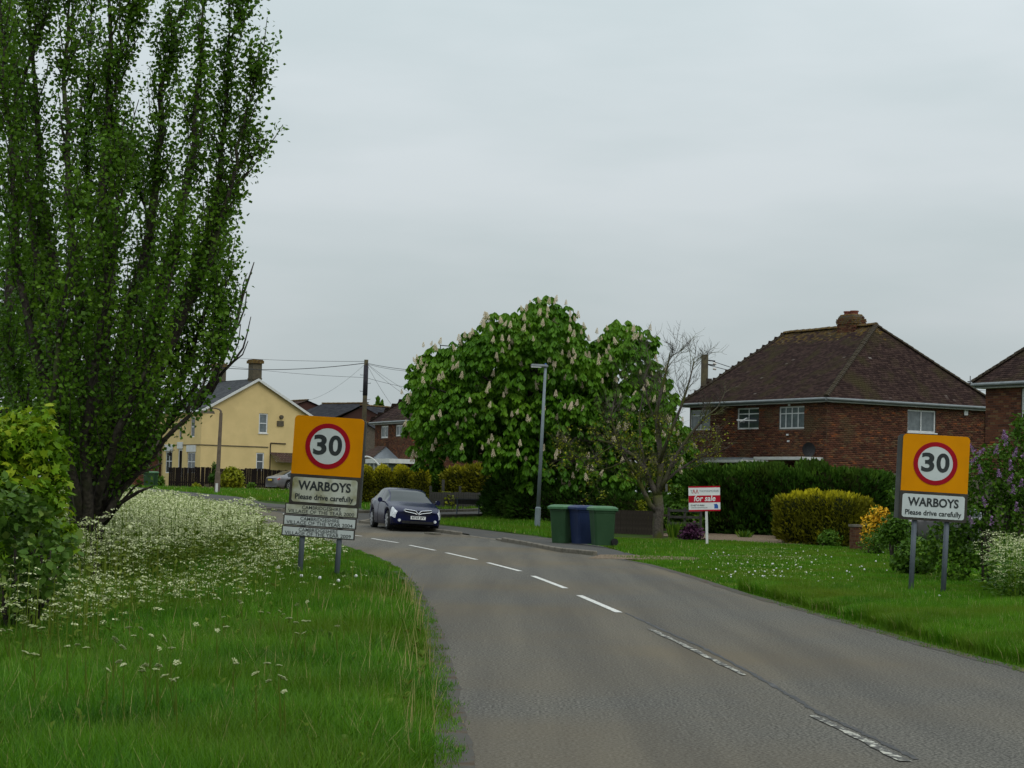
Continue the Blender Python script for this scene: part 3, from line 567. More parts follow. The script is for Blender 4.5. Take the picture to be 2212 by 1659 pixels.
limbs2 = [(.25, 1, [(-20, 1230, 0), (-15, 900, 0), (20, 650, 0), (40, 400, 0), (30, 150, 0), (20, -100, 0)]),
 (.18, 1, [(-10, 1200, .3), (20, 900, .6), (60, 720, .8), (80, 600, .8), (90, 480, .8)]), (.18, 1, [(-30, 1200, -.3), (-40, 900, -.6), (-30, 600, -.8), (-10, 300, -.8), (0, 60, -.8)]),
 (.15, 1, [(-10, 1100, -.5), (40, 980, -.8), (90, 860, -1), (110, 740, -1), (112, 640, -1)]), (.15, 1, [(-10, 1100, .5), (10, 980, 1.2), (30, 860, 1.5), (20, 700, 1.5)])]
poplar('darker leafy tree behind the poplar at the left edge of the verge', bs2, limbs2, 34, 3, 6, 9, leafsize=.085, name='hedgerow_tree')

# ---- volume shrubs and hedges
def blob(P0, rad, n, squash=(1, 1, 1), inner=.72):
    d = unit(n); r = inner + (1 - inner) * rng.random(n) ** .6
    return np.asarray(P0) + d * r[:, None] * rad * np.asarray(squash), d
def shrub(name, label, cat, base, lobes, n, T, Fc, size, m, core=True, group=None, droop=0, up=.55, stems=5, inner=.6, topbright=0, outward=0):
    """lobes: (x,y,z,r[,squash]) local. foliage spread through each lobe's volume"""
    root = thing(name, label, cat, base, group=group)
    tot = sum(l[3] ** 2 for l in lobes); Ps = []; Ds = []
    for l in lobes:
        p, d = blob(l[:3], l[3], int(n * l[3] ** 2 / tot) + 1, l[4] if len(l) > 4 else (1, 1, 1), inner); Ps.append(p); Ds.append(d)
    P = np.concatenate(Ps); D = np.concatenate(Ds); k = P[:, 2] > .03; P, D = P[k], D[k]; P += rng.normal(0, .03, P.shape); nn = len(P)
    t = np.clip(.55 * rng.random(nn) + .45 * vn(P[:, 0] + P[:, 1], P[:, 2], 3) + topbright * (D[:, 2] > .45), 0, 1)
    d = unit(nn) * (1 - outward * .6) + D * outward; d[:, 2] -= droop; upv = unit(nn) + D * .8; upv[:, 2] += up * 2
    v, f, tt_ = stamp(T, Fc, P, frames(d, upv), size * (.6 + .8 * rng.random(nn)), t)
    raw('foliage', v, f, m, root, tint=tt_)
    W = MB()
    for i in range(stems):
        l = lobes[i % len(lobes)]; e = Vector(l[:3]) * .9; s = Vector((e.x * .3 + rnd.gauss(0, .06), e.y * .3, -.05)); mdl = s.lerp(e, .5) + Vector((rnd.gauss(0, .08), rnd.gauss(0, .08), 0))
        W.tube([s, mdl, e], [.035, .025, .01], 5)
    W.build('stem', 'bark', root, smooth=True)
    return root
def maple_shrub():
    b = qp(60, 1250, 21); b.z = 0; lob = []
    for x, y, r, dy in [(20, 960, 70, 0), (75, 960, 60, 0), (105, 985, 48, .1), (84, 920, 30, .1), (30, 940, 45, .3), (115, 1060, 42, 0), (60, 1060, 80, -.1), (20, 1100, 80, .2), (100, 1130, 60, .1), (130, 1030, 20, 0), (-40, 1000, 90, 0), (-30, 1150, 90, 0), (140, 1160, 30, .2), (60, 1200, 80, .2), (100, 1230, 50, .2), (92, 893, 15, .1), (40, 905, 20, 0)]:
        p = qp(x, y, 21 + dy) - b; lob.append((p.x, p.y, p.z, r / 197.5))
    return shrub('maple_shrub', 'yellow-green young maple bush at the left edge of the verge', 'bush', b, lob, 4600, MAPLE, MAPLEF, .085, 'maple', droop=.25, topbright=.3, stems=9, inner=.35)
maple_shrub()
b = qp(40, 1330, 18.5); b.z = 0; lob = []
for x, y, r in [(30, 1130, 50), (95, 1150, 42), (150, 1180, 26), (20, 1200, 70), (100, 1220, 55), (60, 1270, 60), (140, 1235, 28), (-30, 1100, 80), (0, 1300, 60), (-40, 1350, 80), (48, 1090, 30), (88, 1100, 24)]:
    p = qp(x, y, 18.5 + rnd.uniform(-.3, .3)) - b; lob.append((p.x, p.y, p.z, r / 224))
vib = shrub('viburnum_shrub', 'grey-green broad-leaved bush with flower buds, in front of the yellow-green maple bush', 'bush', b, lob, 1300, LEAF6, LEAF6F, .085, 'viburnum', stems=8, inner=.3, outward=.3)
# whole leaves of the bush that can be told apart one by one
lm = []
for q in range(4):
    a = MB(); T6 = [tuple(c * (.95 + .1 * rnd.random()) for c in p) for p in LEAF6]; a.add(T6, [(0, 1, 2, 3), (0, 3, 4, 5)], tint=[.3, .55, .75, .95][q]); lm.append(a.build('leaf', 'viburnum', tint=True, link=False))
for i in range(160):
    l = rnd.choice(lob[:6] + lob[10:]); d = Vector((rnd.gauss(0, 1), -abs(rnd.gauss(0, 1)), rnd.gauss(0, 1))).normalized()
    o = mk('leaf', lm[i % 4], vib, Vector(l[:3]) + d * l[3] * 1.02, (rnd.uniform(-.9, .9), rnd.uniform(-.8, .8), rnd.uniform(0, 6.28))); o.scale = (.105 * rnd.uniform(.8, 1.1),) * 3

def hedgebox(name, label, cat, base, rz, size, n, ssize, m, T=SPRAY, Fc=SPRAYF, rnd_top=.25, lump=.08, topfac=.35, group=None, up=.5, core=True, power=4, updir=.5):
    """clipped or loose hedge: sprays over a rounded lumpy box, with a twiggy inside"""
    root = thing(name, label, cat, base, rz, group); sx, sy, sz = size
    n0 = n; d = unit(n0); q = d / (np.sum(np.abs(d) ** power, axis=1) ** (1 / power))[:, None]; k = q[:, 2] > -.98; q = q[k]; d = d[k]
    # even cover by area of faces
    P = q * np.array([sx / 2, sy / 2, sz / 2]); P[:, 2] += sz / 2
    l = lump * (vn(P[:, 0] * 1.3 + P[:, 1], P[:, 2] * 1.2, 2.2) - .5) * 4
    nn = len(P); nrm = norm(np.sign(q) * np.abs(q) ** (power - 1))
    P = P + nrm * (l + rng.normal(0, .03, nn) - np.abs(rng.normal(0, .05, nn)))[:, None]
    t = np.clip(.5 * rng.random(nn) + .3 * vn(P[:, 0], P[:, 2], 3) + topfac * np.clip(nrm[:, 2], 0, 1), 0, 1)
    dirs = nrm + unit(nn) * .7; dirs[:, 2] += updir
    v, f, tt_ = stamp(T, Fc, P, frames(dirs, unit(nn) + nrm), ssize * (.6 + .8 * rng.random(nn)), t)
    k = (v[:, 2].reshape(-1, len(T)).min(axis=1) > -.05); 
    raw('foliage', v, f, m, root, tint=tt_)
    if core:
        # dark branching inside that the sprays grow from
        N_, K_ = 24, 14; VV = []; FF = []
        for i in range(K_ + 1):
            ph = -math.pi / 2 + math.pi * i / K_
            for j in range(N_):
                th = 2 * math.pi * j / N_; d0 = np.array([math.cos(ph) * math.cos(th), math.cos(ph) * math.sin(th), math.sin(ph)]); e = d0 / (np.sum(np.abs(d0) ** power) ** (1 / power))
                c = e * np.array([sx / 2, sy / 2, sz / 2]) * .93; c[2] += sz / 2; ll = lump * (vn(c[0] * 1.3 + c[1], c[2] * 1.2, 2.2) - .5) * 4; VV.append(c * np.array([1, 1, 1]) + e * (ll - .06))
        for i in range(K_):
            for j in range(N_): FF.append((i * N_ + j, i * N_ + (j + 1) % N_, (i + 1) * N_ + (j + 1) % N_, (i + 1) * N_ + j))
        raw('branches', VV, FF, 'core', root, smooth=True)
    return root

# leyland hedge in front of the brick house
def between(p, q): return (p + q) / 2, math.atan2((q - p).y, (q - p).x), (q - p).length
def hedge_span(name, label, x0, Y0, x1, Y1, ytop, thick, n, ssize, m, **kw):
    a = ground_at(x0, Y0); c = ground_at(x1, Y1); mid, rz, ln = between(a, c); top = qp((x0 + x1) / 2, ytop, (Y0 + Y1) / 2).z
    mid.z = min(a.z, c.z) - .03; return hedgebox(name, label, 'hedge', mid, rz, (ln, thick, top - mid.z), n, ssize, m, **kw)
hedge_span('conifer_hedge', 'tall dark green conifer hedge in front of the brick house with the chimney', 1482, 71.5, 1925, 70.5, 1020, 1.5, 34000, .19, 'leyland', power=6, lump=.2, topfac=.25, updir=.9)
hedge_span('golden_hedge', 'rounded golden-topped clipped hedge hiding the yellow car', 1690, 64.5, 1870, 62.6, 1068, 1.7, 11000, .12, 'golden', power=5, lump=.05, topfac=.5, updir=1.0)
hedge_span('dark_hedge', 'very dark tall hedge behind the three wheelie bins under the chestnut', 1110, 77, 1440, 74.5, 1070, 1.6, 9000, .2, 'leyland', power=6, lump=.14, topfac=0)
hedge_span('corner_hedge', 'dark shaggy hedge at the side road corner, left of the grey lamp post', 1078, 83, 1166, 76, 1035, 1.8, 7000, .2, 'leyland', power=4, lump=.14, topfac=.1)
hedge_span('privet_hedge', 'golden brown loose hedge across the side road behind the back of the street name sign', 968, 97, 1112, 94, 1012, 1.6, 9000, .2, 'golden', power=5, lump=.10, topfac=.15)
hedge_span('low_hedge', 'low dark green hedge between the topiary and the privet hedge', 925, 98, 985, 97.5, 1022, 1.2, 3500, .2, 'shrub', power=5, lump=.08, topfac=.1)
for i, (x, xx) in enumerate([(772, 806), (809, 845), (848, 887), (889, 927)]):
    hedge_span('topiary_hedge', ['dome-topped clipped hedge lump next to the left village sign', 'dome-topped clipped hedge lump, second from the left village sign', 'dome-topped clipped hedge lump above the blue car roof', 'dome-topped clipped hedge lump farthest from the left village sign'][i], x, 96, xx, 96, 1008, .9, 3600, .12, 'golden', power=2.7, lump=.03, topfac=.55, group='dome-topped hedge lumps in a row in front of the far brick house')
def simple_shrub(name, label, cat, x, Y, wv, ytop, n, ls, m, T=LEAF6, Fc=LEAF6F, ybase=None, **kw):
    b = ground_at(x, Y); top = qp(x, ytop, Y).z - b.z; w_ = wv / F * Y / 2; lob = []
    for i in range(7): a = i * 2.4; lob.append((math.cos(a) * w_ * .45, math.sin(a) * w_ * .45, top * (.3 + .3 * ((i * 37) % 7) / 7), min(w_ * .62, top * .42)))
    lob.append((0, 0, top - w_ * .5, w_ * .5)); return shrub(name, label, cat, b, lob, n, T, Fc, ls, m, **kw)
simple_shrub('round_bush', 'round yellow-green bush against the black fence, right of the brown lamp post', 'bush', 498, 134, 56, 1008, 2600, .2, 'yellowshrub')
simple_shrub('conical_shrub', 'narrow dark green conifer beside the brown lamp post', 'bush', 462, 135, 22, 1000, 900, .2, 'leyland', T=SPRAY, Fc=SPRAYF)
simple_shrub('low_shrub', 'low yellowish plant at the foot of the black fence left of the lamp post', 'bush', 424, 131, 26, 1046, 400, .16, 'yellowshrub')
simple_shrub('low_shrub', 'small green plant by the silver car near the black fence', 'bush', 541, 131, 14, 1042, 300, .16, 'shrub')
simple_shrub('low_shrub', 'dark green shrubs beside the yellow house front at the far left', 'bush', 338, 138, 40, 1030, 700, .2, 'shrub')
simple_shrub('golden_shrub', 'small rounded yellow conifer behind the bare tree', 'bush', 1386, 73, 36, 1080, 1200, .11, 'yellowshrub', T=SPRAY, Fc=SPRAYF)
simple_shrub('garden_shrub', 'mixed green shrub between the bare tree and the conifer hedge', 'bush', 1462, 70, 56, 1045, 2600, .12, 'shrub')
simple_shrub('garden_shrub', 'olive green shrub behind the for sale board post', 'bush', 1500, 70, 40, 1090, 1300, .11, 'shrub')
simple_shrub('purple_plant', 'low dark purple plant at the foot of the for sale board', 'plant', 1494, 64, 52, 1131, 900, .09, 'purpleleaf')
simple_shrub('yellow_flower_shrub', 'bush covered in orange-yellow flowers beside the brick pier', 'bush', 1893, 58, 62, 1092, 1700, .07, 'shrub')
b = ground_at(1893, 58); lob = [(-.15, -.1, .8, .36), (.15, -.1, 1.0, .34), (0, -.2, 1.15, .26), (-.1, -.1, .5, .34), (.22, 0, .75, .28)]
fl = shrub('f', None, None, b, lob, 1300, LEAF, LEAFF, .075, 'orangeflower', stems=1); yfs = [o for o in C.objects if o.name.startswith('yellow_flower_shrub')][0]
for ch in list(fl.children):
    if ch.name.startswith('foliage'): ch.name = 'blossom'; ch.parent = yfs
    else: bpy.data.objects.remove(ch)
bpy.data.objects.remove(fl)
simple_shrub('green_shrub', 'bright leafy green bush growing behind the left post of the right village sign', 'bush', 1935, 50, 70, 1052, 2200, .08, 'shrub')
simple_shrub('green_shrub', 'low dark green bush at the foot of the right village sign', 'bush', 1975, 41, 90, 1155, 2400, .08, 'shrub')
simple_shrub('green_shrub', 'small mid green bush at the foot of the golden hedge', 'bush', 1792, 61.5, 50, 1142, 900, .07, 'shrub')
simple_shrub('green_shrub', 'low leafy plant under the orange-yellow flowered bush', 'bush', 1895, 55.5, 76, 1142, 1200, .06, 'shrub')
simple_shrub('flower_bush', 'pink-flowered plant behind the left green bin', 'bush', 1215, 61, 40, 1090, 500, .06, 'pinkflower')
simple_shrub('flower_bush', 'yellow-green sprigs rising between the bare tree and the right green bin', 'bush', 1302, 66, 36, 1060, 220, .09, 'yellowshrub')
simple_shrub('flower_bush', 'faded reddish plant behind the blue bin', 'bush', 1258, 61, 34, 1090, 260, .06, 'pinkflower')
simple_shrub('low_shrub', 'yellow-green garden plants behind the blue car', 'bush', 960, 92, 60, 1060, 800, .13, 'yellowshrub')
# sword-leaved clump
def swordclump(label, p, n, h):
    m = MB()
    for i in range(n):
        a = rnd.uniform(0, 6.28); r = rnd.uniform(0, .25); x, y = math.cos(a) * r, math.sin(a) * r; hh = h * rnd.uniform(.6, 1); dx, dy = math.cos(a) * .18, math.sin(a) * .18; w_ = .018
        m.add([(x - w_, y, 0), (x + w_, y, 0), (x + dx * .5 + w_, y + dy * .5, hh * .6), (x + dx * .5 - w_, y + dy * .5, hh * .6), (x + dx, y + dy, hh)], [(0, 1, 2, 3), (3, 2, 4)], 0, rnd.random())
    o = m.build('iris_clump', 'shrub', loc=p, tint=True); return tag(o, label, 'plant')
swordclump('clump of sword-shaped leaves just right of the bare tree trunk', ground_at(1462, 66.5), 120, .62)
swordclump('clump of narrow upright leaves beneath the conifer hedge', ground_at(1610, 68), 60, .3)

# ---- hedgerow mass far left behind the poplars
def mass(name, label, boxes, n, size, m='hedgerow'):
    Ps = []
    for (x, y, z, sx, sy, sz) in boxes: Ps.append(np.array([x, y, z]) + (rng.random((n, 3)) - .5) * np.array([sx, sy, sz]))
    P = np.concatenate(Ps); k = len(P); v, f, t = leaves_on(P, LEAF, LEAFF, size * (.6 + .8 * rng.random(k)), rng.random(k)); o = raw(name, v, f, m, tint=t); return tag(o, label, 'hedge', kind='stuff')
a = ground_at(20, 44); mass('overgrown_hedgerow_foliage', 'dark overgrown hedgerow behind the poplar at the left', [(a.x - 3, 44, 2.0, 10, 3, 4.2), (a.x - 3.4, 45, 5.3, 9, 3, 3.4)], 14000, .13)

# ---- horse chestnut
cb = ground_at(1150, 80); ch = thing('chestnut_tree', 'big horse chestnut in full blossom behind the grey lamp post', 'tree', cb)
lobesv = [(1270, 795, 40), (1282, 830, 45), (1258, 770, 30), (1300, 800, 34), (1175, 685, 38), (1200, 705, 40), (1152, 700, 30), (1220, 735, 40), (1110, 725, 45), (1075, 715, 36), (1140, 740, 60), (1040, 755, 45), (1090, 770, 60), (1190, 770, 60), (1245, 760, 32), (1248, 715, 16), (1000, 785, 45), (950, 785, 40), (925, 810, 38), (1050, 810, 70), (1150, 830, 80), (1230, 830, 60), (908, 830, 30), (960, 850, 60), (910, 880, 40), (905, 930, 34), (912, 975, 30), (960, 930, 70), (1030, 900, 80), (1120, 920, 90), (1210, 920, 80), (1290, 850, 50), (1300, 900, 60), (1345, 705, 26), (1335, 745, 42), (1310, 765, 40), (1375, 745, 36), (1395, 765, 26), (1345, 800, 55), (1400, 830, 40), (1420, 870, 36), (1370, 880, 60), (1290, 960, 70), (1380, 960, 60), (1440, 930, 40), (1460, 975, 38), (1475, 1000, 22), (965, 975, 48), (1030, 975, 56), (925, 1000, 30), (1115, 1005, 66), (1200, 1030, 80), (1290, 1040, 60), (1370, 1040, 50), (1150, 1075, 36), (1240, 1075, 36), (1440, 1030, 36)]
P = []; D = []; TT = []; spikes = []
sc = 80 / F
for (x, y, r) in lobesv:
    ext = math.sqrt(max(0, 1 - ((x - 1175) / 330) ** 2))
    for dy in ((-3.2, .2, 3) if r > 50 else (-1.8, 1.5) if r > 34 else (rnd.uniform(-1, 1),)):
        dy = dy * (.35 + .9 * ext) + rnd.uniform(-.5, .5); c = qp(x, y, 80) - cb; c.y += dy; k_ = int(36 * (r / 40) ** 2) + 6; rr = r * sc
        d = unit(k_ + 8); d[:, 2] = np.abs(d[:, 2]) * .9 - .35 * rng.random(len(d)); d = norm(d); q = np.array(c) + d * rr * (.75 + .3 * rng.random((len(d), 1)))
        P.append(q); D.append(d)
        if dy < -.2:
            for _ in range(9 if r > 50 else 6 if r > 30 else 3):
                e = Vector((rnd.gauss(0, .7), -abs(rnd.gauss(0, 1)) - .2, rnd.uniform(-.1, 1))).normalized(); spikes.append(Vector(c) + e * (rr * 1.08 + .05))
P = np.concatenate(P); D = np.concatenate(D); n = len(P)
# each cluster: a hand of leaflets hanging from a point
LT = np.array([(0, 0, 0), (.16, .42, .02), (.24, .72, -.08), (0, 1, -.22), (-.24, .72, -.08), (-.16, .42, .02)]); parts = []
NL = 7
for j in range(NL):
    az = 2 * math.pi * j / NL + rng.random(n) * .5; dirs = np.c_[np.cos(az), np.sin(az), -.95 - .9 * rng.random(n)] + D * .5
    upv = np.c_[-np.cos(az) * -.3, -np.sin(az) * -.3, np.ones(n)]
    t = np.clip(.25 * rng.random(n) + .25 + .5 * vn(P[:, 0], P[:, 2], 1.1) * (.6 + .4 * (D[:, 2] > .2)), 0, 1)
    parts.append(stamp(LT, LEAF6F, P, frames(dirs, upv), .30 * (.7 + .5 * rng.random(n)), t))
v, f, t, _ = merge(parts); raw('foliage', v, f, 'chestnut', ch, tint=t)
W = MB(); W.tube([(0, 0, -.1), (.1, 0, 1.2), (0, .1, 2.6), (.2, 0, 5), (.1, 0, 8)], [.42, .34, .3, .2, .06], 10)
for (x, y, r) in lobesv[::2]:
    e = qp(x, y, 80) - cb; s = Vector((0, 0, min(2.0 + .45 * max(e.z - 2, 0), 5.5))); mm = s.lerp(e, .5) + Vector((0, 0, .3)); W.tube([s, mm, e], [.13, .07, .02], 5)
W.build('trunk', 'bark', ch, smooth=True)
sp = []
for q in range(4):
    a = MB()
    for i in range(26):
        u = i / 26; an = i * 2.4; rr = .075 * (1 - u) ** .7 + .012; c = (math.cos(an) * rr, math.sin(an) * rr, .02 + u * .27); s = .034 * (1 - .5 * u)
        a.box(c, (s * 1.5, s * 1.5, s), rot=Euler((rnd.random(), rnd.random(), an)).to_matrix(), top=(.5, .5))
    a.tube([(0, 0, -.05), (0, 0, .28)], .012, 4); sp.append(a.build('flower_spike', 'blossom', link=False))
rnd.shuffle(spikes)
for i, p in enumerate(spikes[:290]):
    o = mk('flower_spike', sp[i % 4], ch, p, (rnd.gauss(0, .15), rnd.gauss(0, .15), rnd.uniform(0, 6))); s_ = rnd.uniform(.55, .9); o.scale = (s_, s_, s_ * 1.2)

# ---- bare mossy tree
bb = ground_at(1421, 66); bt = thing('bare_tree', 'leafless mossy tree with a pale forked trunk between the bins and the for sale board', 'tree', bb)
W = MB(); tws = MB(); mossP = []
def limb(pts, r0, r1, depth=0):
    n = len(pts); W.tube(pts, [r0 + (r1 - r0) * i / (n - 1) for i in range(n)], 7 if r0 > .04 else 4)
def twigs(p, d, ln, r, lvl):
    q = [p]; dd = d.normalized(); st = 4
    for s in range(st):
        dd = (dd + Vector((rnd.gauss(0, .16), rnd.gauss(0, .16), rnd.gauss(.05, .12)))).normalized(); q.append(q[-1] + dd * ln / st)
    tws.tube(q, [r * (1 - .6 * i / st) for i in range(st + 1)], 3, caps=False)
    mossP.append(tuple(q[2]))
    if lvl > 0:
        for s in range(1, st + 1):
            for _ in range(1 + (rnd.random() < .45)):
                sd = Vector((rnd.gauss(0, 1), rnd.gauss(0, 1), rnd.gauss(.3, .7))).normalized(); twigs(q[s], (dd * .8 + sd * .75).normalized(), ln * rnd.uniform(.45, .72), max(.006, r * .55), lvl - 1)
def bp(x, y, dy=0): return qp(x, y, 66 + dy) - bb
trunk = [bp(1423, 1172), bp(1421, 1130), bp(1424, 1100), bp(1421, 1070)]; limb([trunk[0] - Vector((0, 0, .15))] + trunk, .21, .17)
mains = [([(1424, 1110, 0), (1404, 1090, -.1), (1390, 1060, -.2), (1378, 1030, -.3)], .11, .06), ([(1421, 1075, 0), (1412, 1055, 0), (1395, 1015, .1), (1370, 985, .2), (1330, 960, .3), (1290, 950, .3)], .12, .03),
 ([(1421, 1075, 0), (1425, 1040, 0), (1428, 990, .1), (1422, 940, .2), (1418, 890, .2), (1430, 840, .2), (1440, 800, .2), (1448, 760, .2)], .14, .02),
 ([(1422, 1065, 0), (1440, 1030, -.2), (1460, 985, -.3), (1490, 940, -.4), (1520, 905, -.5), (1550, 880, -.5)], .10, .02),
 ([(1432, 1045, 0), (1460, 1020, .2), (1490, 1000, .4), (1520, 985, .5), (1548, 960, .5)], .06, .015),
 ([(1424, 1000, 0), (1450, 930, -.3), (1475, 870, -.5), (1490, 820, -.6), (1500, 780, -.6)], .07, .015),
 ([(1378, 1030, -.3), (1350, 990, -.5), (1330, 940, -.7), (1320, 900, -.8), (1330, 850, -.8)], .055, .015),
 ([(1395, 1015, .1), (1385, 960, .4), (1380, 900, .6), (1390, 850, .7)], .06, .015), ([(1330, 960, .3), (1280, 990, .4), (1240, 985, .5)], .03, .01),
 ([(1420, 920, .2), (1400, 870, .3), (1392, 820, .3), (1405, 780, .3)], .04, .012), ([(1370, 985, .2), (1320, 1010, .3), (1270, 1020, .3)], .035, .01)]
for pts, r0, r1 in mains:
    p = [bp(*q) for q in pts]; limb(p, r0, r1); n = len(p)
    for i in range(1, n):
        for _ in range(2 if i < n - 1 else 4):
            a = p[i - 1].lerp(p[i], rnd.random()); d = (p[i] - p[i - 1]).normalized(); sd = Vector((rnd.gauss(0, 1), rnd.gauss(0, 1), rnd.gauss(.35, .6))).normalized()
            if i < 2 and rnd.random() < .6: continue
            twigs(a, (d + sd * .9).normalized(), rnd.uniform(.5, 1.0), .017, 2)
W.build('trunk', 'barkpale', bt, smooth=True); tws.build('twigs', 'barkpale', bt)
P = np.array(mossP); P = P[rng.random(len(P)) < .35]; P = P[P[:, 2] < 4.2]; n = len(P); P = np.repeat(P, 3, 0) + rng.normal(0, .06, (n * 3, 3))
v, f, t = leaves_on(P, LEAF, LEAFF, .07 * (.5 + rng.random(len(P))), rng.random(len(P))); raw('leaf_buds', v, f, 'yellowshrub', bt, tint=t)
W = MB(); 

# ---- lilac
lb_ = qp(2140, 1290, 38); lb_.z = 0; lob = []
for x, y, r, dy in [(2110, 1010, 34, 0), (2150, 990, 38, 0), (2195, 970, 40, .2), (2225, 930, 40, .2), (2205, 910, 20, .1), (2130, 1060, 45, 0), (2185, 1050, 50, 0), (2230, 1030, 60, 0), (2110, 1110, 45, 0), (2170, 1120, 50, 0), (2220, 1120, 60, .2), (2060, 1120, 45, .5), (2040, 1170, 45, .5), (2100, 1180, 50, .4), (2160, 1200, 60, .4), (2085, 1060, 22, 0), (2000, 1200, 36, .6), (2060, 1220, 40, .3)]:
    p = qp(x, y, 38 + dy) - lb_; lob.append((p.x, p.y, p.z, r / 109))
lil = shrub('lilac_bush', 'tall lilac bush with mauve flowers behind the right village sign', 'bush', lb_, lob, 8500, LEAF6, LEAF6F, .075, 'shrub', stems=10, inner=.4, up=.4)
T = SPRAY; plc = [(2113, 985), (2150, 985), (2172, 968), (2096, 1000), (2190, 985), (2184, 1010), (2160, 1035), (2178, 1045), (2205, 1050), (2188, 1062), (2130, 1090), (2196, 1100), (2102, 1135), (2104, 980), (2208, 985), (2120, 1020), (2168, 950), (2142, 1130)]
pm = []
for q in range(3):
    Pp = []
    for i in range(90): u = i / 90; a = rnd.random() * 6.28; rr = .045 * (1 - u * .8) * rnd.random() ** .4; Pp.append((math.cos(a) * rr, math.sin(a) * rr, u * .22))
    v, f, t = leaves_on(np.array(Pp), LEAF, LEAFF, np.full(90, .028), rng.random(90)); o = raw('flower_cluster', v, f, 'lilac', None, tint=t); pm.append(o.data); bpy.data.objects.remove(o)
for i, (x, y) in enumerate(plc):
    for j in range(1):
        p = qp(x + j * rnd.uniform(5, 12), y + rnd.uniform(-6, 8), 37.3) - lb_; mk('flower_cluster', pm[(i + j) % 3], lil, p, (rnd.gauss(0, .3), rnd.gauss(0, .3), 0)).scale = (1.05, 1.05, rnd.uniform(.7, 1.0))

# ---- cow parsley
UT = np.array([(-.5, -.5, 0), (.5, -.5, 0), (.5, .5, 0), (-.5, .5, 0)]); UF = np.array([(0, 1, 2, 3)])
def parsley_mass(name, label, X, Y, H0, umb=8, us=.02, ur=.045, lv=7, usz=1.0, lm='parsleyleaf'):
    n = len(X); parts = []
    Hh = H0 * (.75 + .4 * rng.random(n)); 
    U = np.repeat(np.c_[X, Y, gzs(Y) + Hh], umb, 0); m_ = len(U); U += np.c_[rng.normal(0, .17, m_), rng.normal(0, .17, m_), -np.abs(rng.normal(0, .12, m_))]
    dist = np.clip(U[:, 1] / 30, 1, 2.2)
    for j in range(7):
        a = j * 2.4 + rng.random(m_); rr = ur * (.2 + .8 * (j / 6) ** .5) * dist
        q = U + np.c_[np.cos(a) * rr, np.sin(a) * rr, -rr * .35 * (j / 6) + rng.normal(0, .004, m_)]
        nr = unit(m_) * .35; nr[:, 2] += 1; parts.append((*stamp(UT, UF, q, frames(unit(m_), nr), us * (.7 + .6 * rng.random(m_)) * dist * usz, rng.random(m_)), 0))
    # stems and feathery leaves
    k = len(X); Pl = np.repeat(np.c_[X, Y, gzs(Y)], lv, 0); kk = len(Pl); Pl[:, 2] += np.repeat(Hh, lv) * (.15 + .72 * rng.random(kk)); Pl[:, :2] += rng.normal(0, .16, (kk, 2))
    dd = unit(kk); dd[:, 2] = dd[:, 2] * .4 + .15; parts.append((*stamp(SPRAY, SPRAYF, Pl, frames(dd, unit(kk) + np.array([0, 0, 1.4])), .14 * (.4 + .6 * rng.random(kk)) * np.clip(Pl[:, 1] / 30, .55, 1.3), rng.random(kk)), 1))
    ST = np.array([(-.5, 0, 0), (.5, 0, 0), (.4, 0, 1), (-.4, 0, 1)]); S = np.c_[X, Y, gzs(Y)]; A = S[:, None, :] + ST[None] * np.stack([np.full(n, .01) * np.clip(Y / 30, 1, 2), np.ones(n), Hh * .97], 1)[:, None, :]
    parts.append((A.reshape(-1, 3), (UF[None] + (np.arange(n) * 4)[:, None, None]).reshape(-1, 4), rng.random(n), 1))
    v, f, t, mi = merge(parts); return tag(raw(name, v, f, ['umbel', lm], tint=t, mi=mi), label, 'wildflowers', kind='stuff')
pY = [24, 27, 33, 40, 50, 60, 75, 82]; pX = [-4.9, -5.0, -5.0, -5.4, -6.7, -8.3, -14.2, -19]
n = 6000; Y = sampleY(24, 80, lambda y: min(1, 34 / y) ** 1.1 if y > 27 else .5, lambda y: max(.1, np.interp(y, pY, pX) + .285 * y), n)
hi = np.interp(Y, pY, pX) + .5 * np.sin(Y * 1.3); X = hi - (hi + .285 * Y + .5) * rng.random(n) ** 1.1; k = rng.random(n) < np.clip(.25 + (hi - X) * .8, 0, 1); X, Y = X[k], Y[k]
parsley_mass('cow_parsley', 'bank of white cow parsley in flower beneath the poplar', X, Y, 1.10 - .35 * rng.random(len(X)), umb=8, lv=9)
n = 420; Y = rng.uniform(22, 62, n); X = np.interp(Y, pY, pX) + .2 + np.abs(rng.normal(0, .9, n)); k = X < xl(Y) - .5; X, Y = X[k], Y[k]
parsley_mass('scattered_cow_parsley', 'thin scatter of cow parsley in the grass round the left village sign', X, Y, .42, umb=3, lv=3, usz=.9)
n = 380; Y = rng.uniform(17, 27, n); X = -.285 * Y + np.abs(rng.normal(0, 1.0, n)); k = X < -3.6
parsley_mass('thin_cow_parsley', 'thin cow parsley in shade beneath the grey-green bush', X[k], Y[k], .5 + .3 * rng.random(k.sum()), umb=3, lv=8, usz=.8, ur=.03)
n = 330; Y = rng.uniform(29.8, 36, n); X = .245 * Y + .25 + np.abs(rng.normal(0, .7, n)) + (35 - Y) * .04; k = X < .285 * Y; 
parsley_mass('cow_parsley', 'white cow parsley heaped in front of the lilac bush', X[k], Y[k], 1.0 - .45 * rng.random(k.sum()) ** 2, umb=5, lv=16, usz=.8, lm='shrub')
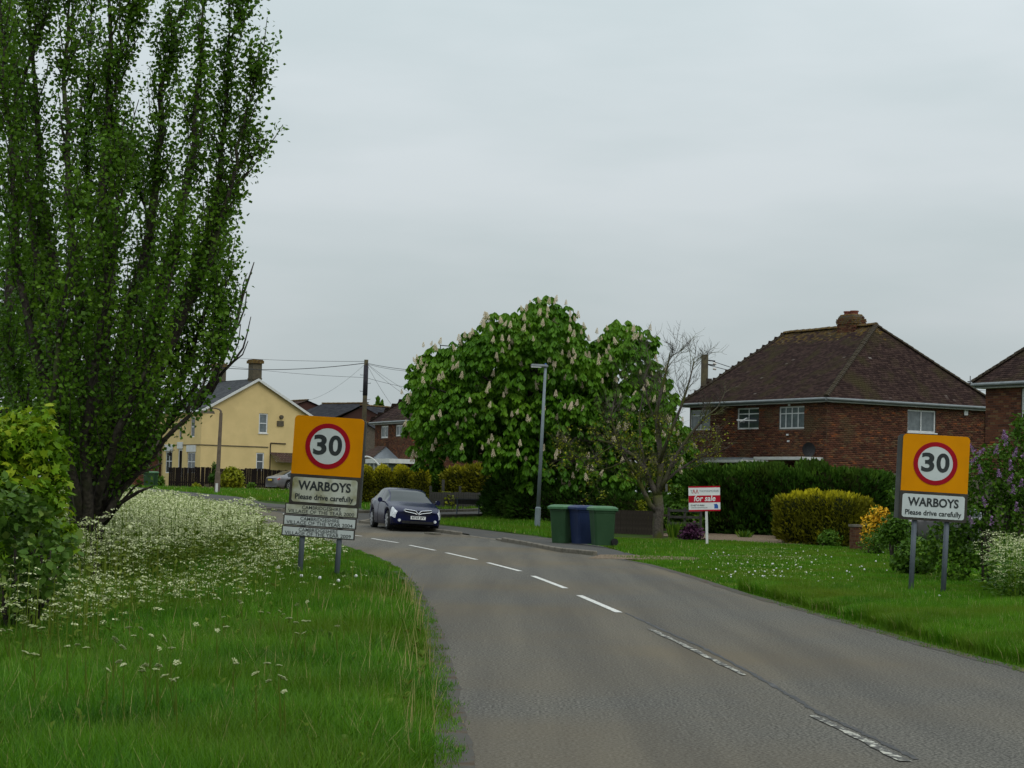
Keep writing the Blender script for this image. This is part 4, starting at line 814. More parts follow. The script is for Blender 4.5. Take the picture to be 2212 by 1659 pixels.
# nearer plants one by one
um = []
for q in range(3):
    a = MB(); 
    for i in range(11):
        an = i * 2.4; rr = .036 * math.sqrt(i / 11); c = Vector((math.cos(an) * rr, math.sin(an) * rr, .03 - rr * .3 + rnd.uniform(-.003, .003))); a.tube([(0, 0, 0), c], .0012, 3, 1, caps=False)
        for j in range(6):
            b_ = j * 1.05 + an; cc = c + Vector((math.cos(b_) * .006, math.sin(b_) * .006, rnd.uniform(0, .004))); a.box(cc, (.0075, .0075, .003), 0, Euler((rnd.gauss(0, .3), rnd.gauss(0, .3), b_)).to_matrix(), tint=rnd.random())
    um.append(a.build('umbel', ['umbel', 'parsleyleaf'], tint=True, link=False))
stm = MB()
def cow_parsley(x, y, h, k):
    q = gp(x, y); root = thing('cow_parsley_plant', 'single white-flowered cow parsley plant standing in the near left grass', 'wildflower', q, group='single cow parsley plants in the near left grass')
    s = MB(); heads = []
    s.tube([(0, 0, 0), (.01, 0, h * .5), (.0, .01, h * .8)], [.005, .004, .003], 4)
    for i in range(k):
        a = rnd.random() * 6.28; e = Vector((math.cos(a) * .09 * (i > 0) * rnd.uniform(.6, 1.5), math.sin(a) * .09 * (i > 0), h * rnd.uniform(.88, 1.03))); s.tube([(0, 0, h * .55), e * .6 + Vector((0, 0, h * .3)), e], [.003, .0025, .002], 3, caps=False); heads.append(e)
    s.build('stem', 'parsleyleaf', root, tint=True)
    for e in heads: o = mk('umbel', rnd.choice(um), root, e, (rnd.gauss(0, .2), rnd.gauss(0, .2), rnd.random() * 6)); o.scale = (rnd.uniform(.5, .8),) * 3; o.rotation_euler = (rnd.gauss(0, .35), rnd.gauss(0, .35), rnd.random() * 6)
for x, y, h, k in [(635, 1470, 0.5, 4), (655, 1470, 0.42, 2), (725, 1460, 0.42, 1), (548, 1640, 0.5, 2), (598, 1590, 0.45, 2), (610, 1650, 0.45, 1), (335, 1640, 0.55, 4), (375, 1650, 0.5, 3), (310, 1590, 0.45, 2), (225, 1610, 0.5, 2), (262, 1600, 0.45, 1), (140, 1560, 0.5, 2), (180, 1570, 0.5, 1), (70, 1555, 0.45, 2), (240, 1550, 0.5, 2), (60, 1420, 0.5, 3), (105, 1440, 0.5, 3), (210, 1405, 0.5, 4), (120, 1460, 0.6, 2), (45, 1480, 0.5, 3), (190, 1460, 0.5, 2), (300, 1440, 0.35, 2), (465, 1480, 0.45, 2), (420, 1440, 0.35, 1), (500, 1560, 0.42, 2), (560, 1410, 0.4, 2), (600, 1400, 0.35, 2), (640, 1370, 0.35, 2), (320, 1530, 0.5, 3), (365, 1545, 0.45, 2), (600, 1655, 0.5, 1), (15, 1500, 0.5, 3), (85, 1500, 0.5, 2), (520, 1380, 0.4, 2), (480, 1420, 0.4, 1)]: cow_parsley(x, y, h, k)
# dandelion clocks on the right verge
cm = MB(); cm.tube([(0, 0, 0), (.01, 0, .12), (0, 0, .2)], .004, 3, 1, caps=False)
ball = bmesh.new(); bmesh.ops.create_icosphere(ball, subdivisions=2, radius=.026); ball.verts.ensure_lookup_table(); cm.add([(v.co.x, v.co.y, v.co.z + .22) for v in ball.verts], [[v.index for v in f.verts] for f in ball.faces], 0); ball.free()
cm = cm.build('dandelion_clock', ['clock', 'parsleyleaf'], link=False)
pts = [(1541, 1200), (1550, 1205), (1545, 1196), (1536, 1208), (1562, 1203), (1615, 1225), (1618, 1245), (1668, 1225), (1700, 1220), (1726, 1228), (1730, 1232), (1755, 1225), (1858, 1230), (1862, 1228), (1912, 1222), (1800, 1255), (1835, 1242), (1829, 1246), (1842, 1250), (1915, 1238), (1870, 1242), (1951, 1298), (2030, 1300), (2083, 1320), (2090, 1340), (1755, 1290), (1790, 1300), (1775, 1310), (1650, 1250), (1655, 1262), (1690, 1258), (1640, 1275), (1655, 1285), (1700, 1295), (1732, 1290), (1620, 1262), (1600, 1225), (1575, 1228), (1590, 1215), (1560, 1250), (1545, 1240), (2000, 1290), (2150, 1390), (1985, 1330), (1760, 1315), (1820, 1310), (1845, 1330), (1785, 1325)]
pts += [(rnd.gauss(1660, 70), rnd.gauss(1262, 22)) for _ in range(32)] + [(rnd.uniform(1480, 1950), rnd.uniform(1188, 1250)) for _ in range(25)]
for x, y in pts:
    q = gp(x, y + 5)
    if q.x < float(xr(q.y)) + .4 or (q.x < 3.3 and q.y > 48): continue
    o = mk('dandelion_clock', cm, None, q, (rnd.gauss(0, .12), rnd.gauss(0, .12), 0)); s_ = rnd.uniform(.45, .8); o.scale = (s_, s_, s_ * rnd.uniform(.7, 1))
    tag(o, 'fluffy white dandelion clock standing in the right verge grass', 'wildflower', 'dandelion clocks in the right verge grass')
for x, y in [(612, 1098), (690, 1255), (730, 1262), (650, 1250), (545, 1185), (560, 1186), (768, 1250), (600, 1230)]:
    o = mk('dandelion_clock', cm, None, gp(x, y + 25), None); tag(o, 'fluffy white dandelion clock near the posts of the left village sign', 'wildflower', 'dandelion clocks round the left village sign')
n = 520; Yd = rng.uniform(34, 58, n); Xd = rng.normal(.125, .02, n) * Yd + .6; Pd = np.c_[Xd, Yd, gzs(Yd) + .09]; k = Xd > xr(Yd) + .5; Pd = Pd[k]
v, f, t = stamp(UT, UF, Pd, frames(unit(len(Pd)), unit(len(Pd)) * .3 + np.array([0, -.3, 1])), np.full(len(Pd), .018), rng.random(len(Pd))); tag(raw('daisies', v, f, 'umbel', tint=t), 'tiny white daisies sprinkled over the right verge', 'wildflowers', kind='stuff')
# dock plant at the foot of the sign
simple_shrub('dock_plant', 'broad-leaved weed clump at the right post of the left village sign', 'plant', 748, 31.3, 56, 1243, 260, .1, 'shrub')
# small tree tops far away
simple_shrub('far_tree', 'small bare-looking tree top between the far dark roofs', 'tree', 812, 175, 26, 866, 260, .5, 'shrub')
simple_shrub('garden_tree', 'yellowish green tree behind the left end of the chimney house', 'tree', 1432, 96, 60, 880, 2600, .3, 'yellowshrub')

# dark leaf mass added behind the chestnut to block sky showing through
p = ground_at(1290, 104); mass('dark_sky_gap_filler', 'dark belt of garden trees seen through the lower crown of the chestnut', [(p.x, 104, 2.2, 12, 3, 4.2), (p.x - 2, 104, 5.0, 8, 2, 2.5)], 9000, .3)
# ================================================================ HOUSES
UPZ = Vector((0, 0, 1))
def planehit(px, py, o, u):
    a, b = _ray(px, py); # o.x+s u.x = a Y ; o.y + s u.y = Y
    s = (o.x - a * o.y) / (a * u.y - u.x); Y = o.y + s * u.y; return s, EYE + b * Y
def wall(root, o, u, n, Lw, z0, z1, holes, wm, bm_=None, part='wall', tri=None, bl=.215, bh=.065, ind=0, clipx=None, zmin=None):
    """flat wall with real openings; bricks laid proud of the mortar. o is relative to the root"""
    us = sorted({0, Lw, *[h[0] for h in holes], *[h[2] for h in holes]}); zs = sorted({z0, z1, *[h[1] for h in holes], *[h[3] for h in holes]})
    m = MB(); P = lambda s, z, d=0: o + u * s + UPZ * (z - o.z) - n * d
    for i in range(len(us) - 1):
        for j in range(len(zs) - 1):
            c = ((us[i] + us[i + 1]) / 2, (zs[j] + zs[j + 1]) / 2)
            if any(h[0] < c[0] < h[2] and h[1] < c[1] < h[3] for h in holes): continue
            m.add([P(us[i], zs[j]), P(us[i + 1], zs[j]), P(us[i + 1], zs[j + 1]), P(us[i], zs[j + 1])], [(0, 1, 2, 3)])
    for h in holes:
        a, b, c, d = h
        for q in (((a, b), (c, b)), ((c, b), (c, d)), ((c, d), (a, d)), ((a, d), (a, b))): m.add([P(*q[0]), P(*q[1]), P(*q[1], .12), P(*q[0], .12)], [(0, 1, 2, 3)])
    if tri: m.add([P(0, z1), P(Lw, z1), P(tri[0], tri[1])], [(0, 1, 2)])
    w_ = m.build(part, wm, root)
    if bm_:
        br = []; z = z0 + .01; r = 0
        while z + bh <= z1 + .001:
            s = -.1 if r % 2 else 0.005
            while s < Lw - .03:
                a, c = max(s, .004), min(s + bl, Lw - .004)
                if (zmin is None or z > zmin) and c - a > .04:
                    seg = [(a, c)]
                    for h in holes:
                        if z + bh > h[1] and z < h[3]:
                            ns = []
                            for (p, q) in seg:
                                if q <= h[0] or p >= h[2]: ns.append((p, q)); continue
                                if p < h[0] - .03: ns.append((p, h[0]))
                                if q > h[2] + .03: ns.append((h[2], q))
                            seg = ns
                    br += [(p, q, z) for p, q in seg]
                s += bl + .010
            z += bh + .010; r += 1
        bo = []
        if ind: br.sort(key=lambda q: (-(q[2]) if clipx is None or clipx[0] <= q[0] <= clipx[1] else 1e3)); bo = [q for q in br[:ind]]; br = br[ind:]
        V = []; FF = []; T = []
        for (p, q, z) in br:
            d = .010 + rnd.uniform(-.004, .005); k = len(V)
            for s, zz in ((p, z), (q, z), (q, z + bh), (p, z + bh)): V += [tuple(P(s, zz, -d)), tuple(P(s, zz, .002))]
            FF += [(k, k + 2, k + 4, k + 6), (k, k + 1, k + 3, k + 2), (k + 2, k + 3, k + 5, k + 4), (k + 4, k + 5, k + 7, k + 6), (k + 6, k + 7, k + 1, k)]; T += [rnd.random()] * 5
        if V: o_ = raw('brick', V, FF, bm_, w_, tint=T); o_['kind'] = 'stuff'
        ms = []
        for t in range(5): q = MB(); q.box((0, 0, 0), (1, .02, bh), tint=(t + .5) / 5); ms.append(q.build('brick', bm_, tint=True, link=False))
        for (p, q, z) in bo:
            d = rnd.uniform(-.004, .006); c = P((p + q) / 2, z + bh / 2, -d); x = mk('brick', rnd.choice(ms), w_, c, (0, 0, math.atan2(u.y, u.x))); x.scale = (q - p, 1, 1)
    return w_
def window(root, o, u, n, h, style='plain', fm='upvc', gm='glass', rec=.08, name='window', label=None, sill=True, fw=.06):
    a, b, c, d = h; m = MB(); W_ = c - a; H_ = d - b; ang = math.atan2(u.y, u.x); Rm = Matrix.Rotation(ang, 3, 'Z')
    cen = o + u * ((a + c) / 2) + UPZ * ((b + d) / 2 - o.z) - n * rec
    # bars in local (x along u, z up)
    bars = [(0, -H_ / 2 + fw / 2, W_, fw), (0, H_ / 2 - fw / 2, W_, fw), (-W_ / 2 + fw / 2, 0, fw, H_ - 2 * fw - .002), (W_ / 2 - fw / 2, 0, fw, H_ - 2 * fw - .002)]
    xs = [-W_ / 2 + fw, W_ / 2 - fw]; zs = [-H_ / 2 + fw, H_ / 2 - fw]; cells = []
    if style == 'sash': zsplit = [0]; xsplit = []
    elif style == 'top': zsplit = [H_ * .22]; xsplit = [0]
    elif style == 'two': zsplit = []; xsplit = [0]
    elif style == 'four': zsplit = [H_ * .05]; xsplit = [0]
    elif style == 'three': zsplit = [H_ * .18]; xsplit = [-W_ * .22, W_ * .02, W_ * .26]
    else: zsplit = []; xsplit = []
    t = fw * .7
    for x in xsplit: bars.append((x, 0, t, H_ - 2 * fw - .004))
    for z in zsplit:
        xx = [xs[0]] + xsplit + [xs[1]]
        for i in range(len(xx) - 1): l_, r_ = xx[i] + (t / 2 if i else 0) + .001, xx[i + 1] - (t / 2 if i < len(xx) - 2 else 0) - .001; bars.append(((l_ + r_) / 2, z, r_ - l_, t))
    for (x, z, sx, sz) in bars: m.box((x, 0, z), (sx, .06, sz))
    f = m.build(name, fm, root, cen); f.rotation_euler = (0, 0, ang)
    if label: f['label'] = label
    xx = [xs[0]] + xsplit + [xs[1]]; zz = [zs[0]] + zsplit + [zs[1]]
    for i in range(len(xx) - 1):
        for j in range(len(zz) - 1):
            q = MB(); q.box(((xx[i] + xx[i + 1]) / 2, .012, (zz[j] + zz[j + 1]) / 2), (xx[i + 1] - xx[i] - .002, .012, zz[j + 1] - zz[j] - .002)); q.build('pane', gm, f)
    if sill: q = MB(); q.box((0, -.06 * (1 if True else 0), -H_ / 2 - .03), (W_ + .1, .16, .05)); q.build('sill', fm, f)
    return f
def slope(root, P0, P1, Q1, Q0, gauge, tw, m, name='roof', under='core', raise_=.014):
    """courses of lapped tiles from eave P0-P1 up to ridge Q0-Q1"""
    u = (P1 - P0).normalized(); up = ((Q0 + Q1) / 2 - (P0 + P1) / 2); up -= u * up.dot(u); Ls = up.length; up.normalize(); n = u.cross(up)
    if n.z < 0: n = -n
    b = MB(); b.add([P0 - n * .012, P1 - n * .012, Q1 - n * .012, Q0 - n * .012] if (Q1 - Q0).length > .01 else [P0 - n * .012, P1 - n * .012, Q1 - n * .012], [(0, 1, 2, 3)] if (Q1 - Q0).length > .01 else [(0, 1, 2)]); r_ = b.build(name, under, root)
    V = []; FF = []; T = []; MI = []; nc = int(Ls / gauge)
    lo0 = 0; 
    for c in range(nc):
        t = c / nc; t2 = (c + 1) / nc; L0 = P0.lerp(Q0, t); R0 = P1.lerp(Q1, t); wd = (R0 - L0).dot(u); base = P0 + up * (Ls * t); sl = (L0 - base).dot(u); k_ = max(1, int(round(wd / tw))); ww = wd / k_; off = (.5 * ww if c % 2 else 0)
        for i in range(k_ + (1 if c % 2 else 0)):
            a = sl + i * ww - off; e = a + ww - .006; a = max(a, sl - .01); e = min(e, sl + wd + .01)
            if e - a < .03: continue
            j = rnd.uniform(-.003, .004); h0 = raise_ + j; sj = rnd.uniform(-.004, .004); k = len(V); pa = base - up * sj
            q = [pa + u * a, pa + u * e]; V += [tuple(q[0] - n * .002), tuple(q[1] - n * .002), tuple(q[1] + n * h0), tuple(q[0] + n * h0), tuple(q[1] + up * gauge * 1.25 - n * .004), tuple(q[0] + up * gauge * 1.25 - n * .004)]
            FF += [(k, k + 1, k + 2, k + 3), (k + 3, k + 2, k + 4, k + 5)]; T += [rnd.random()] * 2; MI += [1 if m == 'tile' and rnd.random() < (t - .80) * 4.5 else 0] * 2
    o = raw('tile', V, FF, [m, 'lichen'], r_, tint=T, mi=MI); o['kind'] = 'stuff'; return r_, n
def caps(root, P, Q, m, step, name, rad, ln=None):
    d = (Q - P); k = max(2, int(d.length / step)); ln = ln or step * 1.15; q = MB(); seg = 6; V = []; FF = []
    for e, rr in ((0, rad), (ln, rad * .82)):
        for j in range(seg + 1): a = math.pi * j / seg; V.append((e, math.cos(a) * rr, math.sin(a) * rr * .75)); 
    q.add(V, [(j, j + 1, j + seg + 2, j + seg + 1) for j in range(seg)] + [tuple(range(seg, -1, -1))]); me = q.build(name, m, link=False)
    Rt = d.to_track_quat('X', 'Z').to_euler()
    for i in range(k): o = mk(name, me, root, P + d * (i / k), Rt); o.location.z += rnd.uniform(-.008, .008)
def eaves(root, P, Q, n, m='gutter', h=.13):
    d = Q - P; Rm = Matrix.Rotation(math.atan2(d.y, d.x), 3, 'Z'); b = MB(); b.box((P + Q) / 2 + Vector((0, 0, -h / 2 - .02)) - n * .06, (d.length, .025, h), rot=Rm); b.build('fascia', 'gutter', root)
    s = MB(); s.box((P + Q) / 2 + Vector((0, 0, -h - .03)) - n * .24, (d.length - .2, .34, .02), rot=Rm); s.build('soffit', 'white', root)
    g = MB(); g.tube([P + n * .02 - Vector((0, 0, .05)), Q + n * .02 - Vector((0, 0, .05))], .055, 8); g.build('gutter', m, root)
def hiphouse(name, label, C0, A, LA, B, D, zr, aR, aL, z0, holesA, holesB, gauge=.1, tw=.165, brick=True, zmin=2.4, roofm='tile', hips=True, ins=.3, ind=0, clipx=None, farends=True):
    root = thing(name, label, 'house', Vector((C0.x, C0.y, z0))); b = Vector((C0.x, C0.y, z0)); ze = C0.z
    o = C0 - b; nA = -B; nB = -A
    Z = lambda p, z: Vector((p.x, p.y, z - z0))
    cw = o + A * ins + B * ins
    conv = lambda hs: [(a, b_ - z0, c, d - z0) for a, b_, c, d in hs]
    hA = conv(holesA); hB = conv(holesB)
    bmx = 'brick' if brick else None
    wA = wall(root, Z(cw, z0), A, nA, LA - 2 * ins, 0, ze - z0 - .08, hA, 'mortar', bmx, ind=ind, clipx=clipx, zmin=zmin)
    wB = wall(root, Z(cw, z0), B, nB, D - 2 * ins, 0, ze - z0 - .08, hB, 'mortar', bmx, zmin=zmin)
    far = cw + A * (LA - 2 * ins); far2 = cw + B * (D - 2 * ins); both = far + B * (D - 2 * ins)
    wall(root, Z(far, z0), B, A, D - 2 * ins, 0, ze - z0 - .08, [], 'brickred' if 0 else 'mortar'); wall(root, Z(far2, z0), A, B, LA - 2 * ins, 0, ze - z0 - .08, [], 'mortar')
    c0 = Z(o, ze); c1 = Z(o + A * LA, ze); c2 = Z(o + A * LA + B * D, ze); c3 = Z(o + B * D, ze); r0 = Z(o + A * aR + B * D / 2, zr); r1 = Z(o + A * aL + B * D / 2, zr)
    slope(root, c0, c1, r1, r0, gauge, tw, roofm); slope(root, c3, c0, r0, r0, gauge, tw, roofm)
    slope(root, c1, c2, r1, r1, gauge * 2, tw * 2, roofm); slope(root, c2, c3, r0, r1, gauge * 2, tw * 2, roofm)
    if hips:
        caps(root, c0 + Vector((0, 0, .03)), r0, 'bonnet', .13 if gauge < .15 else .3, 'hip_tile', .13, .2); caps(root, c3 + Vector((0, 0, .03)), r0, 'bonnet', .26, 'hip_tile', .13, .3)
        caps(root, c1 + Vector((0, 0, .03)), r1, 'bonnet', .26, 'hip_tile', .11, .3)
        caps(root, r0 + Vector((0, 0, .03)), r1 + Vector((0, 0, .03)), 'lichen', .42, 'ridge_tile', .15)
    eaves(root, c0 , c1, nA); eaves(root, c3, c0, nB)
    return root, Z(cw, z0), b, (c0, c1, c2, c3, r0, r1)
def solveY(px, py, z): a, b = _ray(px, py); Y = (z - EYE) / b; return Vector((a * Y, Y, z))
def along(o, u, px, lo=0, hi=40):      # distance along u from o whose column is px
    a, _ = _ray(px, 1000); return (o.x - a * o.y) / (a * u.y - u.x)
def holes_from(o, u, rects):
    r = []
    for (x0, y0, x1, y1) in rects:
        s0, z0 = planehit(x0, y0, o, u); s1, _ = planehit(x1, y0, o, u); _, z1 = planehit((x0 + x1) / 2, y1, o, u); _, zt = planehit((x0 + x1) / 2, y0, o, u); r.append((min(s0, s1), z1, max(s0, s1), zt))
    return r
# ---- main brick house
C0 = qp(1785, 858, 76); E1 = solveY(1470, 872, C0.z); A = (E1 - C0); LA = A.length; A.normalize(); B = Vector((A.y, -A.x, 0)); D = along(C0, B, 2160)
m_ = D / 2; oR = C0 + B * m_; aR = along(oR, A, 1888); aL = along(oR, A, 1692); pR = oR + A * aR; pL = oR + A * aL
a_, b_ = _ray(1890, 702); z1_ = EYE + b_ * pR.y; a_, b_ = _ray(1690, 722); z2_ = EYE + b_ * pL.y; ZR = (z1_ + z2_) / 2
print('MAIN', C0, E1, LA, D, aR, aL, z1_, z2_)
ow = C0 + A * .3 + B * .3
hA = holes_from(ow, A, [(1491, 879, 1535, 929), (1593, 877, 1640, 927), (1683, 874, 1738, 926)]); hB = holes_from(ow, B, [(1961, 882, 2022, 934)])
for q in range(3): hA[q] = (hA[q][0], hA[q][1], hA[q][2], min(hA[q][3], C0.z - .28))
hB = [(hB[0][0], hB[0][1], hB[0][2], min(hB[0][3], C0.z - .28))]
gd = gz(76)
H1, cw, b0, cs = hiphouse('brick_house', 'red brick house with a lichened hipped tile roof and chimney behind the conifer hedge', C0, A, LA, B, D, ZR, aR, aL, gd, hA, hB)
W3 = lambda hs: [(a, b_ - gd, c, d - gd) for a, b_, c, d in hs]
wa = W3(hA); wb = W3(hB)
window(H1, cw, A, -B, wa[0], 'top', gm='netglass', label='net-curtained window'); w2_ = window(H1, cw, A, -B, wa[1], 'top', gm='glass', label='dark window with its top light propped open'); window(H1, cw, A, -B, wa[2], 'three', gm='netglass', label='window with drawn-back curtains')
window(H1, cw, B, -A, wb[0], 'two', gm='netglass', label='two-pane window on the end wall')
# propped open top light
q = MB(); hh = (wa[1][3] - wa[1][1]); s0, s1 = wa[1][0], (wa[1][0] + wa[1][2]) / 2; top = cw + A * ((s0 + s1) / 2) + UPZ * (wa[1][3] - .05 - cw.z) + (-B) * .02; Rz = Matrix.Rotation(math.atan2(A.y, A.x), 3, 'Z'); Rx = Matrix.Rotation(1.05, 3, 'X')
for (x, z, sx, sz) in [(0, -.3, s1 - s0, .05), (0, 0, s1 - s0, .05), (-(s1 - s0) / 2 + .02, -.15, .05, .25), ((s1 - s0) / 2 - .02, -.15, .05, .25)]: q.box(Rz @ (Rx.inverted() @ Vector((x, 0, z))), (sx, .04, sz), rot=Rz @ Rx.inverted())
q.build('open_top_light', 'upvc', w2_).matrix_parent_inverse = Matrix.Translation(w2_.location).inverted() if 0 else Matrix.Identity(4)
ot = w2_.children[-1]; ot.location = (0, 0, 0)
ot.data.transform(Rz.to_4x4().inverted()); ot.data.transform(Matrix.Translation((-( wa[1][2] - wa[1][0]) / 4, -.03, hh / 2 - .06)))
# chimney with its bricks laid one by one
cc = (cs[4].lerp(cs[5], 0)) ; sch = along(oR, A, 1834); cpos = Vector((0, 0, 0)) + (oR + A * sch) - b0; _, bt_ = _ray(1834, 683); ztop = EYE + bt_ * (oR + A * sch).y - gd; zb = ZR - gd - .5
cwid, cdep = 1.0, .62; chm = MB(); Rz = Matrix.Rotation(math.atan2(A.y, A.x), 3, 'Z'); chm.box((0, 0, (zb + ztop) / 2), (cwid - .04, cdep - .04, ztop - zb)); ch_ = chm.build('chimney', 'mortar', H1, (cpos.x, cpos.y, 0)); ch_.rotation_euler = (0, 0, math.atan2(A.y, A.x))
bms = []
for t in range(5): q = MB(); q.box((0, 0, 0), (.215, .105, .067), tint=(t + .5) / 5); bms.append(q.build('brick', 'brick', tint=True, link=False))
dark = MB(); dark.box((0, 0, 0), (.215, .105, .067)); dark = dark.build('brick', 'lichen', link=False)
z = zb + .3; r = 0
while z < ztop - .02:
    tp = ztop - z; ex = .035 if tp < .36 else 0; 
    if tp < .14: ex = -.03
    for side in range(4):
        w_ = cwid if side % 2 == 0 else cdep; k = int(round((w_ + 2 * ex) / .225)); st = (w_ + 2 * ex) / k
        for i in range(k):
            x = -w_ / 2 - ex + st * (i + .5) + (.06 if r % 2 else -.06) * (1 if k > 3 else .5); y = -(cdep if side % 2 == 0 else cwid) / 2 - ex + .04; a = side * math.pi / 2
            p = Matrix.Rotation(a, 3, 'Z') @ Vector((x, y, z)); o = mk('brick', dark if tp < .40 and rnd.random() < .75 else rnd.choice(bms), ch_, p, (0, 0, a)); o.scale = (st / .225, 1, 1)
    z += .077; r += 1
q = MB(); q.box((0, 0, ztop + .04), (cwid - .1, cdep - .08, .06), top=(.9, .9)); q.build('chimney_cap', 'lichen', ch_)
for i, x in enumerate((-.2, .22)): q = MB(); q.tube([(x, 0, ztop + .05), (x, 0, ztop + .16), (x, 0, ztop + .17), (x, 0, ztop + .22)], [.17, .16, .19, .19], 12); q.build('chimney_pot', 'pot', ch_)
q = MB(); lf = cs[4] - cs[5]
for i in range(5): q.box((-cwid / 2 + .1 + i * .2, -cdep / 2 - .03, ZR - gd - .34 + (0)), (.19, .012, .34)); 
q.box((-cwid / 2 - .02, -cdep / 4, ZR - gd - .25), (.012, cdep / 2, .5)); q.build('flashing', 'lead', ch_)
# canopy over the ground floor, posts, dish
cnA, cnz = planehit(1680, 998, ow, A); q = MB(); angA = math.atan2(A.y, A.x); Rz = Matrix.Rotation(angA, 3, 'Z'); zc = cnz - gd
c = cw + A * ((LA - .6) * .7) - B * .75; c.z = zc; q.box(c, ((LA - .6) * .62, 1.4, .12), rot=Rz); q.build('canopy', 'white', H1)
c = cw + A * ((LA - .6) * .7) - B * .7; c.z = zc + .11; q = MB(); q.box(c, ((LA - .6) * .60, 1.28, .08), rot=Rz); q.build('canopy_roof', 'lead', H1)
c = cw + A * ((LA - .6) * .18) - B * .6; c.z = zc + .12; q = MB(); q.box(c, ((LA - .6) * .33, 1.1, .12), rot=Rz); q.build('canopy', 'white', H1)
for s in (.98, .6, .4): q = MB(); p = cw + A * ((LA - .6) * s) - B * 1.3; p.z = 0; q.box((p.x, p.y, zc / 2 - .04), (.09, .09, zc - .14)); q.build('canopy_post', 'white', H1)
s_, z_ = planehit(1762, 972, ow, A); q = MB(); seg = 16; V = [(0, .12, 0)]
for rr, dd in ((.14, .10), (.3, 0)):
    for j in range(seg): t = 2 * math.pi * j / seg; V.append((math.cos(t) * rr, dd, math.sin(t) * rr))
FFa = [(0, 1 + j, 1 + (j + 1) % seg) for j in range(seg)] + [(1 + j, 1 + seg + j, 1 + seg + (j + 1) % seg, 1 + (j + 1) % seg) for j in range(seg)]
q.add(V, FFa); q.tube([(0, .1, 0), (.05, .35, -.12)], .02, 6); q.tube([(0, .05, -.28), (0, -.25, -.05)], .012, 5); d_ = q.build('satellite_dish', 'dish', H1, cw + A * s_ - B * .35 + UPZ * (z_ - gd)); d_.rotation_euler = (0, 0, math.radians(20))
for (x, y) in [(1705, 848)]: pass
for (x, y) in [(1706, 871), (1702, 935), (1704, 949)]:
    s_, z_ = planehit(x, y + 4, ow, A); q = MB(); p = cw + A * s_ - B * .03 + UPZ * (z_ - gd); q.box(p, (.12, .04, .07), rot=Rz); q.build('wall_vent', 'upvc', H1)
s_, z_ = planehit(2085, 892, ow, B); q = MB(); q.box(cw + B * s_ - A * .04 + UPZ * (z_ - gd), (.2, .05, .2), rot=Matrix.Rotation(math.atan2(B.y, B.x), 3, 'Z')); q.build('wall_vent', 'upvc', H1)
for s_ in (.02,): q = MB(); p = cw + B * (D - .9) - A * .08; q.tube([(p.x, p.y, C0.z - gd - .3), (p.x, p.y, 0)], .04, 8); q.build('downpipe', 'brownwood', H1)

# ---- house at the right edge
Cn = qp(2100, 828, 60.5); LN = 11.5; An = -A; 
CnR = Cn - A * LN; CnR.z = Cn.z      # near corner (outside the frame)
o2 = CnR + A * .3 + B * .3
hN = holes_from(o2, A, [(2206, 838, 2262, 906)])
H2, cwN, bN, csN = hiphouse('brick_house', 'second red brick house with mossy hipped roof, cut by the right edge of the photo', CnR, A, LN, B, 7.4, Cn.z + 3.4, 3.4, LN - 3.4, gz(62), hN, [], ind=300, clipx=(LN - .6 - 3.4, LN), zmin=2.2)
gN = gz(62)
window(H2, cwN, A, -B, (hN[0][0], hN[0][1] - gN, hN[0][2], hN[0][3] - gN), 'two', gm='netglass')
if 0: q = MB(); pN = csN[1]; q.tube([pN + Vector((.3, .3, 0)) * 0 - A * .35 + B * .2 + Vector((0, 0, -.1)), pN - A * .4 + B * .25 + Vector((0, 0, -5.2))], .035, 8); q.build('downpipe', 'upvc', H2)

# ---- brick house beyond the topiary hedge
C3 = qp(884, 907, 120); E3 = solveY(798, 912.5, C3.z); A3 = (E3 - C3); L3 = A3.length; A3.normalize(); B3 = Vector((A3.y, -A3.x, 0)); D3 = 9.0
print('H3', C3, E3, L3, A3)
if abs(A3.x) < .3: A3 = A.copy(); B3 = B.copy(); L3 = along(C3, A3, 798)
o3 = C3 + A3 * .3 + B3 * .3; g3 = gz(120)
h3 = holes_from(o3, A3, [(823, 917, 839, 946), (855, 914, 870, 942)])
h3 = [(a, b_, c, min(d, C3.z - .25)) for a, b_, c, d in h3]
H3, cw3, b3, cs3 = hiphouse('far_brick_house', 'brick house with a white glazed porch beyond the dome-topped hedges', C3, A3, L3, B3, D3, C3.z + 3.6, L3 * .32, L3 * .55, g3, h3, [], gauge=.2, tw=.33, zmin=0)
for h in h3: window(H3, cw3, A3, -B3, (h[0], h[1] - g3, h[2], h[3] - g3), 'two', gm='netglass', fw=.09)
